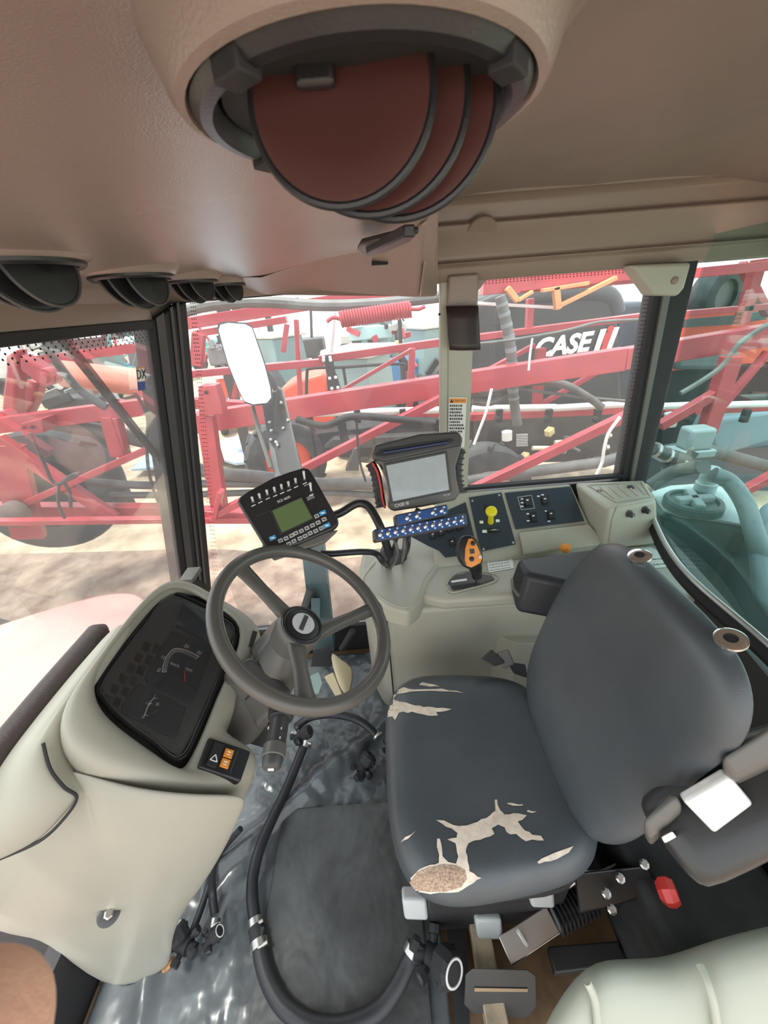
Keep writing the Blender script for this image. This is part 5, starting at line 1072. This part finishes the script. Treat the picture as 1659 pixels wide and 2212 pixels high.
# black tank with lettering
YT = 4.6
tk = thing('product_tank', 'huge black sprayer tank with white lettering and rounded top', 'tank', PY(1200, 1000, YT))
tp = [(1000, 640), (1030, 650), (1060, 635), (1120, 618), (1200, 612), (1290, 625), (1325, 645), (1338, 680), (1345, 760), (1350, 900), (1340, 1000), (1000, 1000)]
obj('shell', MB().prism([PY(x, y, YT) for x, y in tp], (.0, 1.6, 0)), BLKT, tk, bev=.12, seg=5, smooth=50)
obj('shoulder', MB().tube(spl([PY(1070, 700, YT+.1), PY(1085, 660, YT+.1), PY(1180, 640, YT+.1), PY(1300, 640, YT+.1), PY(1325, 680, YT+.1)], 6), .12, 12), BLKT, tk)
obj('side_block', MB().prism([PY(x, y, YT+.3) for x, y in ((1335, 655), (1420, 650), (1440, 1010), (1330, 1010))], (0, 1.2, 0)), mat('dark_blue_grey', (.045, .055, .08), .5), tk, bev=.05)
xd = (PY(1315, 730, YT)-PY(1155, 752, YT)).normalized(); yd = V((0, -1, 0)).cross(xd)*-1
yd = (V((0, 0, 1)) - xd*xd.z).normalized()
tx = text('lettering', 'CASE', .27, PY(1212, 748, YT-.02), xd, yd, WHITE, tk, .005, .010, .25, sp=.98)
text('lettering', 'I I', .29, PY(1304, 737, YT-.02), xd, yd, WHITE, tk, .005, .016, .25, sp=.95)
text('lettering', 'i', .34, PY(1306, 733, YT-.03), xd, yd, mat('logo_red', (.55, .03, .04), .4), tk, .006, .016, .25)
obj('warning_print', MB(), WHITE, tk) if False else None
# under-tank panel
up_ = thing('control_panel', 'black plumbing panel with valves below the black tank', 'panel', PY(1180, 980, 4.0))
obj('panel', MB().prism([PY(x, y, 4.1) for x, y in ((1030, 905), (1350, 890), (1345, 995), (1105, 1000), (1030, 1000))], (0, .15, 0)), mat('panel_black', (.035, .03, .03), .5), up_)
for i in range(8): obj('printed_line', MB().patch([PY(1115, 938, 4.08), PY(1140, 937, 4.08), PY(1140, 965, 4.08), PY(1115, 966, 4.08)], 0, i/8, 1, i/8+.05, 0, .004), PAPER, up_)
for x, y in ((1186, 932), (1133, 986)): obj('valve', MB().lathe(PY(x, y, 4.02), (0, -1, 0), [(.06, 0), (.06, .02), (.025, .03), (.025, .05), (0, .05)], 6), mat('brass', (.6, .5, .25), .4), up_, smooth=0)
obj('filter', MB().tube([PY(1095, 932, 4.0), PY(1095, 950, 4.0)], .055, 16), PAPER, up_)
for a in ((1150, 968, 1210, 968), (1198, 956, 1215, 955)): obj('handle', MB().tube([PY(a[0], a[1], 4.0), PY(a[2], a[3], 4.0)], .025, 10), mat('cream_bar', (.6, .55, .42), .5), up_)
rs_ = random.Random(5)
for i in range(14):
    x, y = rs_.uniform(1200, 1340), rs_.uniform(925, 1010); obj('fitting', MB().tube([PY(x, y, 3.9), PY(x+rs_.uniform(-18, 18), y+rs_.uniform(-10, 12), 3.9)], rs_.uniform(.012, .035), 8), rs_.choice([STEEL, HOSE, DGREY, MBLACK]), up_)
# sandstone block, wheel arch under the tank
one('stone_block', 'pale stone block on the ground below the plumbing panel', 'block', MB().hexa([PY(x, y, 4.2) for x, y in ((1060, 978), (1105, 975), (1106, 1015), (1058, 1012))], [PY(x, y, 4.5) for x, y in ((1060, 978), (1105, 975), (1106, 1015), (1058, 1012))]), mat('pale_stone', (.65, .48, .38), .9), bev=.03)
def wheel(name, label, c, ax, R_, w_, rimc, group=None, lugs=18):
    t = thing(name, label, 'wheel', c, group); ax = V(ax).normalized()
    obj('tyre', MB().lathe(V(c)-ax*w_/2, ax, [(R_*.56, 0), (R_*.80, -.02*w_), (R_*.95, .05*w_), (R_, .22*w_), (R_, .78*w_), (R_*.95, .95*w_), (R_*.80, 1.02*w_), (R_*.56, w_)], 40, close=False), TYRE, t)
    u = ax.orthogonal().normalized(); v_ = ax.cross(u)
    s = MB()
    for i in range(lugs):
        a = 2*math.pi*i/lugs; d = u*math.cos(a)+v_*math.sin(a); tt = ax.cross(d); s.box(V(c)+d*R_*1.0+ax*(w_*.22*(1 if i % 2 else -1)), (R_*.07, w_*.5, R_*.09), ((d), (ax*.85+tt*.5).normalized(), (tt*.85-ax*.5).normalized()))
    obj('tread_lugs', s, TYRE, t, smooth=0)
    obj('rim', MB().lathe(V(c)-ax*w_*.3, ax, [(R_*.57, 0), (R_*.5, w_*.08), (R_*.3, w_*.2), (R_*.28, w_*.28), (0, w_*.28), (0, w_*.3), (R_*.28, w_*.32), (R_*.5, w_*.5), (R_*.57, w_*.6)], 28), rimc, t)
    return t
wheel('tyre_and_rim', 'large dark tyre leaning behind the red lattice at the left', PY(120, 1055, 4.0), (.35, -1, .1), .66, .45, MBLACK, lugs=2)
wheel('tyre_and_rim', 'dark tyre at the far left edge in front of the bonnet', (-3.25, 1.95, -.75), (.5, -1, 0), .55, .4, MBLACK)
wheel('tyre_and_rim', 'wheel with thick arch seen below the window post', PY(1040, 1060, 3.9), (.1, -1, 0), .55, .35, HOOD)
wheel('tyre_and_rim', 'dark tractor tyre below the orange machine', PY(620, 990, 5.6), (.3, -1, 0), .6, .4, ORED)
# orange red machine cab seen through the lattice
rm = thing('red_machine', 'orange red farm machine standing behind the lattice with black steps', 'machine', PY(700, 960, 5.8))
obj('body', MB().prism([PY(x, y, 5.8) for x, y in ((560, 905), (640, 888), (720, 885), (735, 960), (600, 990), (565, 950))], (0, 1.2, 0)), ORED, rm, bev=.05)
obj('hood', MB().prism([PY(x, y, 5.8) for x, y in ((600, 845), (640, 822), (700, 805), (712, 840), (700, 870), (600, 880))], (0, 1.0, 0)), ORED, rm, bev=.05)
obj('chassis', MB().prism([PY(x, y, 5.6) for x, y in ((640, 940), (950, 905), (955, 990), (860, 985), (740, 990), (650, 960))], (0, 1.0, 0)), MBLACK, rm, bev=.02)
obj('platform', MB().prism([PY(x, y, 5.4) for x, y in ((720, 950), (950, 940), (950, 965), (700, 968))], (0, .8, 0)), DGREY, rm)
obj('tool_case', MB().prism([PY(x, y, 5.2) for x, y in ((765, 968), (778, 968), (775, 1018), (745, 1018))], (0, .2, 0)), DGREY, rm, bev=.02)
hr = thing('hand_rail', 'bent black tube handrail behind the mirror post', 'handrail', PY(700, 850, 5))
obj('rail', MB().tube(spl([PY(662, 880, 5), PY(663, 810, 5), (PY(672, 796, 5)), PY(740, 793, 5), PY(865, 786, 5), PY(872, 800, 5), PY(874, 850, 5), PY(860, 865, 5), PY(760, 870, 5)], 5), .02, 8), MBLACK, hr)
obj('post', MB().tube([PY(742, 796, 5), PY(750, 850, 5)], .018, 8), MBLACK, hr)
p_ = PY(664, 880, 5); obj('post', MB().tube([p_, V((p_.x, p_.y, -1.4))], .02, 8), MBLACK, hr)
cp2 = thing('bolted_column', 'black column with white bolts in the middle of the side window', 'column', PY(720, 980, 3.3))
obj('column', MB().hexa([PY(697, 768, 3.3), PY(717, 765, 3.3), PY(760, 980, 3.2), PY(742, 985, 3.2)], [PY(697, 768, 3.5), PY(717, 765, 3.5), PY(760, 980, 3.4), PY(742, 985, 3.4)]), MBLACK, cp2, bev=.01)
obj('gusset', MB().prism([PY(x, y, 3.28) for x, y in ((705, 815), (727, 808), (736, 840), (708, 845))], (0, .02, 0)), MBLACK, cp2)
for x, y in ((699, 772), (713, 772), (699, 778), (714, 778), (712, 817), (725, 815), (717, 839), (730, 837)): obj('bolt', MB().ball(PY(x, y, 3.26), .014, 10), WHITE, cp2)
one('white_strut', 'slim white strut above the bolted column', 'strut', MB().tube([PY(722, 675, 3.5), PY(714, 762, 3.5)], .02, 8), PIPEW)
one('tall_dark_pole', 'tall dark pole between the blue machines', 'pole', MB().bar(PY(863, 690, 6.5), V((PY(868, 745, 6.5).x, 6.5, -1.4)), .05, .06, (1, 0, 0)), DGREY)
# machines further away
def tractor(lab, px, py, Y, s_, body, cabm, rot):
    p = PY(px, py, Y); p.z = -1.4; t = thing('tractor', lab, 'tractor', p); c, s2 = math.cos(rot), math.sin(rot); ax = (V((c, s2, 0)), V((-s2, c, 0)), V((0, 0, 1)))
    f = lambda x, y, z: p + (ax[0]*x + ax[1]*y + ax[2]*z)*s_
    obj('hood', MB().box(f(1.1, 0, 1.25), (1.7*s_, .8*s_, .8*s_), ax), body, t, bev=.1*s_)
    obj('cab', MB().hexa([f(-1.0, -.65, 1.0), f(.3, -.65, 1.0), f(.3, .65, 1.0), f(-1.0, .65, 1.0)], [f(-.9, -.6, 2.4), f(.15, -.6, 2.4), f(.15, .6, 2.4), f(-.9, .6, 2.4)]), cabm, t, bev=.04*s_)
    obj('roof', MB().box(f(-.38, 0, 2.5), (1.4*s_, 1.4*s_, .2*s_), ax), PAPER, t, bev=.06*s_)
    for x, y, r_ in ((-.6, -.85, .8), (-.6, .85, .8), (1.5, -.75, .5), (1.5, .75, .5)):
        w_ = obj('wheel', MB().lathe(f(x, y, r_)-ax[1]*.18*s_, ax[1], [(r_*.55*s_, 0), (r_*.95*s_, .02), (r_*s_, .08*s_), (r_*s_, .28*s_), (r_*.95*s_, .35*s_), (r_*.55*s_, .36*s_)], 24, close=False), TYRE, t)
        obj('rim', MB().lathe(f(x, y, r_)-ax[1]*.1*s_, ax[1], [(r_*.56*s_, 0), (r_*.2*s_, .06*s_), (0, .06*s_), (0, .12*s_), (r_*.2*s_, .14*s_), (r_*.56*s_, .2*s_)], 20), PAPER, w_)
CABG = mat('tinted_cab', (.20, .30, .30), .2)
tractor('small blue tractor far away behind the wiper', 225, 790, 17, .75, BLUEP, CABG, 2.9)
tractor('blue tractor far away near the teal reel', 300, 790, 19, .75, BLUEP, CABG, 3.3)
tractor('dark tractor at the far left horizon', 120, 790, 20, .8, DGREY, CABG, 3.0)
tractor('pale blue tractor with large cab seen behind the bolted column', 760, 860, 8.5, .82, mat('pale_blue_paint', (.30, .48, .52), .4), CABG, 2.6)
tractor('blue tractor partly hidden by the window post', 905, 815, 11.5, .9, BLUEP, CABG, 3.6)
tractor('yellow machine standing in the back row', 830, 790, 14, 1.0, YELP, CABG, .3)
tractor('white and grey tractor behind the mirror', 600, 800, 13, .9, PAPER, CABG, 2.4)
tractor('orange tractor parked behind the mirror', 500, 830, 11, .6, ORG2, ORED, 2.0)
rl = thing('rake_reel', 'teal spoked wheel reel standing on the horizon near the front pillar', 'reel', PY(298, 750, 9))
c = PY(298, 745, 9); obj('stand', MB().bar(c, V((c.x, c.y+.1, -1.4)), .08, .08, (1, 0, 0)), TEALP, rl); obj('hoop', MB().torus(c, (.55, -1, 0), .50, .03, 40, 8), TEALP, rl)
for i in range(12): a = i*math.pi/6; obj('spoke', MB().tube([c, c+V((.45*math.cos(a)*.87, .45*math.cos(a)*.48, .45*math.sin(a)))], .012, 6), TEALP, rl)
# sky-side clutter at top right: red overhead frame and orange links
ov = thing('overhead_frame', 'red overhead boom frame with orange links above the black tank', 'frame', PY(1200, 600, 3.2))
bars(ov, 'beam', [(1040, 622, 1400, 585, 30, 3.2, 3.2), (1120, 612, 1380, 590, 40, 3.3, 3.3), (1400, 600, 1800, 560, 20, 3.4, 3.4)], 3.2, .12, RED)
bars(ov, 'orange_link', [(1095, 622, 1118, 650, 12, 3.1), (1118, 650, 1150, 630, 7, 3.1), (1200, 620, 1205, 668, 14, 3.1), (1205, 662, 1330, 600, 9, 3.1), (1170, 628, 1270, 612, 8, 3.1)], 3.1, .05, ORG2)
one('white_rod', 'thin white rod across the top of the black tank', 'rod', MB().tube([PY(1030, 655, 3.2), PY(1210, 665, 3.2)], .012, 8), PIPEW)
# right, seen through the rear glass
rf = thing('machine_frame', 'large red machine frame behind the rear glass', 'frame', PY(1560, 800, 3.8))
bars(rf, 'plate', [(1440, 740, 1800, 705, 120, 4.6, 4.6)], 4.6, .2, ORED)
bars(rf, 'beam', [(1470, 678, 1800, 650, 12, 3.6), (1640, 560, 1600, 700, 22, 3.6), (1600, 570, 1659, 680, 14, 3.8)], 3.6, .08, RED)
obj('slot', MB().prism([PY(x, y, 4.4) for x, y in ((1478, 690), (1600, 680), (1600, 700), (1476, 708))], (0, .05, 0)), DGREY, rf)
obj('slot', MB().prism([PY(x, y, 4.4) for x, y in ((1610, 678), (1655, 672), (1655, 690), (1610, 696))], (0, .05, 0)), DGREY, rf)
fw = wheel('fan_wheel', 'dark round fan housing above the red frame', PY(1545, 640, 6), (.3, -1, 0), .36, .3, GREY, lugs=2); c = PY(1545, 640, 6); obj('stand', MB().bar(c+V((0, .2, -.2)), V((c.x, 6.2, -1.4)), .2, .2, (1, 0, 0)), GREY, fw)
one('tank_dome', 'dark domed lid behind the rear glass beam', 'dome', MB().prism([PY(x, y, 4.3) for x, y in ((1462, 765), (1475, 735), (1530, 728), (1580, 745), (1600, 760), (1600, 800), (1462, 800))], (0, .8, 0)), mat('dome_grey', (.12, .14, .15), .5), bev=.05)
one('dark_machinery', 'dark machinery block under the red beam behind the rear glass', 'machinery', MB().prism([PY(x, y, 4.8) for x, y in ((1430, 780), (1750, 760), (1750, 960), (1430, 970))], (0, .5, 0)), MBLACK)
one('blue_grey_fender', 'long blue grey fender sheet behind the rear glass', 'fender', MB().prism([PY(x, y, 3.4) for x, y in ((1538, 945), (1560, 905), (1659, 890), (1800, 880), (1800, 960), (1659, 955), (1560, 985), (1545, 975))], (0, .3, 0)), mat('fender_sheet', (.22, .30, .35), .4), bev=.03)
one('dark_ground_gear', 'dark implement parts low behind the rear glass', 'implement', MB().prism([PY(x, y, 3.8) for x, y in ((1500, 985), (1800, 940), (1800, 1060), (1420, 1060), (1430, 1000))], (0, .4, 0)), mat('gear_grey', (.10, .11, .13), .6))
va = thing('valve_assembly', 'grey electric valve block with fittings behind the rear glass', 'valve', PY(1490, 990, 2.2))
obj('motor', MB().box(PY(1503, 945, 2.3), (.16, .12, .14)), mat('valve_grey', (.28, .33, .34), .5), va, bev=.02)
obj('motor_base', MB().box(PY(1490, 975, 2.3), (.24, .14, .05)), mat('valve_grey', (.28, .33, .34), .5), va, bev=.01)
for a, r_ in (((1410, 970, 1445, 985), .035), ((1445, 985, 1480, 995), .045), ((1440, 1000, 1450, 1020), .03), ((1455, 990, 1475, 1010), .035), ((1480, 1000, 1500, 975), .03)): obj('fitting', MB().tube([PY(a[0], a[1], 2.2), PY(a[2], a[3], 2.2)], r_, 12), DGREY, va)
for x, y in ((1415, 972), (1440, 983), (1470, 995)): obj('clamp', MB().tube([PY(x-3, y-1, 2.2), PY(x+3, y+1, 2.2)], .048, 12), STEEL, va)
one('white_tube', 'short white tube hanging on the pipe behind the rear glass', 'tube', MB().tube([PY(1452, 893, 2.8), PY(1447, 920, 2.8)], [.05, .04], 12), PIPEW)
one('grey_pipe', 'grey pipe leaning behind the valve block', 'pipe', MB().tube([PY(1520, 970, 2.9), PY(1659, 1008, 2.9)], .05, 12), HOSE)
# green tank right behind the cab
gt = thing('rinse_tank', 'dark green rinse tank with a screw lid close behind the rear glass', 'tank', (1.5, 1.3, 0))
ztp = .64; tq = [PZ(x, y, ztp) for x, y in ((1396, 1062), (1440, 1048), (1520, 1042), (1565, 1052), (1590, 1080), (1640, 1120), (1760, 1200), (1760, 1330), (1610, 1140), (1540, 1128), (1470, 1120), (1425, 1105))]
obj('shell', MB().rings([[p+V((0, 0, -1.3)) for p in tq], [p+V((0, 0, -.03)) for p in tq], tq]), GRNT, gt, bev=.03)
tc_ = sum(tq, V())/len(tq)
obj('top_sheet', MB().rings([[tc_+(p-tc_)*k+V((0, 0, h)) for p in tq] for k, h in ((.93, .001), (.92, .008), (.90, .010))]), WTNK, gt)
lc = PZ(1495, 1092, ztp+.02)
obj('screw_lid', MB().lathe(lc, (0, 0, 1), [(.105, -.01), (.105, .02), (.098, .03), (.085, .03), (.08, .018), (0, .018)], 28), GRNT, gt, smooth=25)
for r_ in (0, 1.2): obj('lid_grip', MB().box(lc+V((0, 0, .028)), (.15, .035, .03), (V((math.cos(r_), math.sin(r_), 0)), V((-math.sin(r_), math.cos(r_), 0)), V((0, 0, 1)))), WTNK, gt, bev=.006)
fc = PZ(1517, 1070, ztp+.02); obj('filler_neck', MB().lathe(fc, (0, 0, 1), [(.07, 0), (.07, .012), (.04, .015), (.04, .06), (.034, .065), (.03, .13), (0, .13)], 24), WTNK, gt)
one('suction_hose', 'curved pale grey hose coming down onto the green tank', 'hose', MB().tube(spl([PZ(1540, 1025, .80), PZ(1575, 1040, .78), PZ(1610, 1090, .74), PZ(1640, 1180, .70), PZ(1700, 1300, .6)], 6), .030, 12), mat('pale_hose', (.20, .26, .26), .45))
one('lift_hose', 'grey hose arching left above the green tank', 'hose', MB().tube(spl([PZ(1405, 1050, .72), PZ(1450, 1022, .78), PZ(1500, 1010, .82), PZ(1520, 1008, .84)], 6), .028, 12), HOSE)
one('clear_label_plate', 'translucent green plate with a hose fitting on the tank side', 'plate', MB().prism([PZ(x, y, .50) for x, y in ((1508, 1166), (1600, 1148), (1660, 1185), (1560, 1205))], (0, 0, .01)), mat('pale_green_plate', (.20, .36, .30), .3))
one('lower_pale_hose', 'pale hose running down the green tank side', 'hose', MB().tube(spl([PZ(1555, 1168, .52), PZ(1600, 1210, .5), PZ(1700, 1330, .45)], 6), .03, 10), mat('pale_green_hose', (.22, .32, .28), .4))
# blue sheets on the ground, straw
one('blue_sheet', 'pale blue steel sheet lying on the sand beyond the post', 'sheet', MB().prism([PZ(x, y, -1.25) for x, y in ((450, 960), (520, 945), (600, 962), (640, 965), (560, 1000), (510, 1005), (440, 985))], (0, 0, .05)), PALEB)
one('blue_sheet', 'pale blue steel sheet seen just left of the front pillar', 'sheet', MB().prism([PZ(x, y, -1.25) for x, y in ((285, 1018), (320, 985), (400, 975), (430, 1000), (340, 1014))], (0, 0, .05)), PALEB)
# background clutter: rows of implements
for i, (x, y, Y_, w_, h_, m_, lab) in enumerate(((160, 752, 11, 150, 50, DGREY, 'dark implement row behind the wiper'), (330, 905-60, 7, 60, 26, TYRE, 'dark implement low behind the red cylinder'), (150, 880, 5.5, 170, 50, DGREY, 'black implement with hoses left of the wiper'), (470, 770, 7, 70, 60, MESHG, 'grey engine parts left of the mirror'), (570, 665, 12, 180, 12, DGREY, 'long dark load on the horizon'), (920, 850, 6.2, 90, 90, MBLACK, 'black machine interior near the window post'), (800, 720, 9, 120, 40, mat('mint_glass', (.35, .50, .50), .3), 'pale mint cab glass behind the spring'), (500, 880, 8, 90, 24, PAPER, 'white and orange load behind the boom'))):
    c = PY(x, y, Y_); k = Y_/FPX*1.02; s = MB(); rg = random.Random(i); t = thing('implement', lab, 'implement', c)
    for j in range(16):
        p = c + V((rg.uniform(-.5, .5)*w_*k, rg.uniform(0, .6), rg.uniform(-.5, .5)*h_*k)); q = p + V((rg.uniform(-.3, .3)*w_*k, rg.uniform(-.2, .2), rg.uniform(-.35, .35)*h_*k))
        if (q-p).length > .02: obj('member', MB().bar(p, q, .03*Y_/5+rg.random()*.05, .05*Y_/5+rg.random()*.1), rg.choice([m_, m_, DGREY, STEEL, RED, HOSE]), t)
    obj('stand', MB().bar(c+V((0, .3, 0)), V((c.x, c.y+.3, -1.4)), .15, .15, (1, 0, 0)), DGREY, t)
    obj('block', MB().box(c+V((0, .3, 0)), (w_*k*.7, .4, h_*k*.6)), m_, t, bev=.03)

one('pale_fender', 'pale blue rounded fender at the far right edge of the rear glass', 'fender', MB().rings([[PZ(x, y, z) for x, y in ((1612, 1150), (1650, 1085), (1720, 1080), (1800, 1150), (1800, 1400), (1700, 1380), (1625, 1290))] for z in (.2, .70)]), mat('fender_pale', (.16, .24, .27), .5), bev=.04)
# far row
fr_ = random.Random(11)
for i in range(14):
    x = 30 + i*105; Yd = (21, 25, 29)[i % 3]; c = PY(x, 700 + .08*(x-300)*-1*.0 - .075*x + 60, Yd); c.z = -.5
    t = thing('far_implement', 'small distant farm implement in the crowded row on the horizon', 'implement', V((c.x, c.y, -1.4)), 'implements on the horizon'); col = fr_.choice([BLUEP, DGREY, ORED, PAPER, TEALP, YELP, GREY])
    obj('body', MB().box((c.x, c.y, -.3), (fr_.uniform(1, 2.0), 1.2, fr_.uniform(.6, 1.2))), col, t, bev=.1)
    obj('mast', MB().bar((c.x+.2, c.y, -.2), (c.x+fr_.uniform(-.6, .9), c.y, fr_.uniform(.9, 1.9)), .12, .12), fr_.choice([RED, DGREY, STEEL]), t)
    for sgn in (-1, 1): obj('wheel', MB().lathe(V((c.x+sgn*.6, c.y-.7, -.95)), (0, -1, 0), [(.45, 0), (.45, .2), (.25, .22), (.1, .15), (0, .15)], 20), TYRE, t)
# ropes and wires on the near boom
for lab, pts, r_, m_ in (('dark rope knotted round the left boom brace', [(65, 935), (95, 1000), (112, 1038), (130, 1045), (150, 1030), (172, 1022), (158, 1032), (140, 1042), (150, 1062), (153, 1095)], .014, DGREY),
    ('dark rope tail hanging from the knot on the left brace', [(128, 1045), (125, 1075), (130, 1100), (140, 1120)], .012, DGREY),
    ('thin black wire curving down left of the front pillar', [(292, 848), (318, 900), (317, 960), (322, 1020), (340, 1080), (365, 1105)], .013, DGREY),
    ('dark strap looping below the wiper behind the glass', [(95, 745), (160, 830), (200, 862), (230, 880)], .03, DGREY),
    ('thin wire hanging from the middle boom bar', [(770, 905), (773, 960), (778, 1000), (790, 1040)], .010, MBLACK),
    ('white tape fluttering beside the window post', [(1062, 840), (1050, 890), (1035, 930), (1024, 960)], .012, PAPER),
    ('white twisted tape hanging near the rear side pillar', [(1340, 900), (1315, 935), (1305, 970), (1300, 1000), (1288, 1025)], .014, PAPER),
    ('cable strung along the second boom chord', [(1010, 745), (1100, 735), (1180, 722), (1230, 712), (1300, 695), (1400, 690)], .010, HOSE),
    ('thin cable hanging in front of the black tank lettering', [(1150, 730), (1145, 765), (1142, 800)], .009, PAPER),
    ('grey hose hanging under the rear red beam', [(1660, 700), (1600, 740), (1560, 790), (1520, 820), (1470, 850)], .02, HOSE),
    ('black hose bundle running behind the mirror', [(640, 905), (700, 920), (760, 900), (850, 905), (940, 915)], .03, MBLACK)):
    one('wire', lab, 'wire', MB().tube(spl([PY(x, y, 2.45) for x, y in pts], 6), r_*.8, 8), m_, smooth=60)
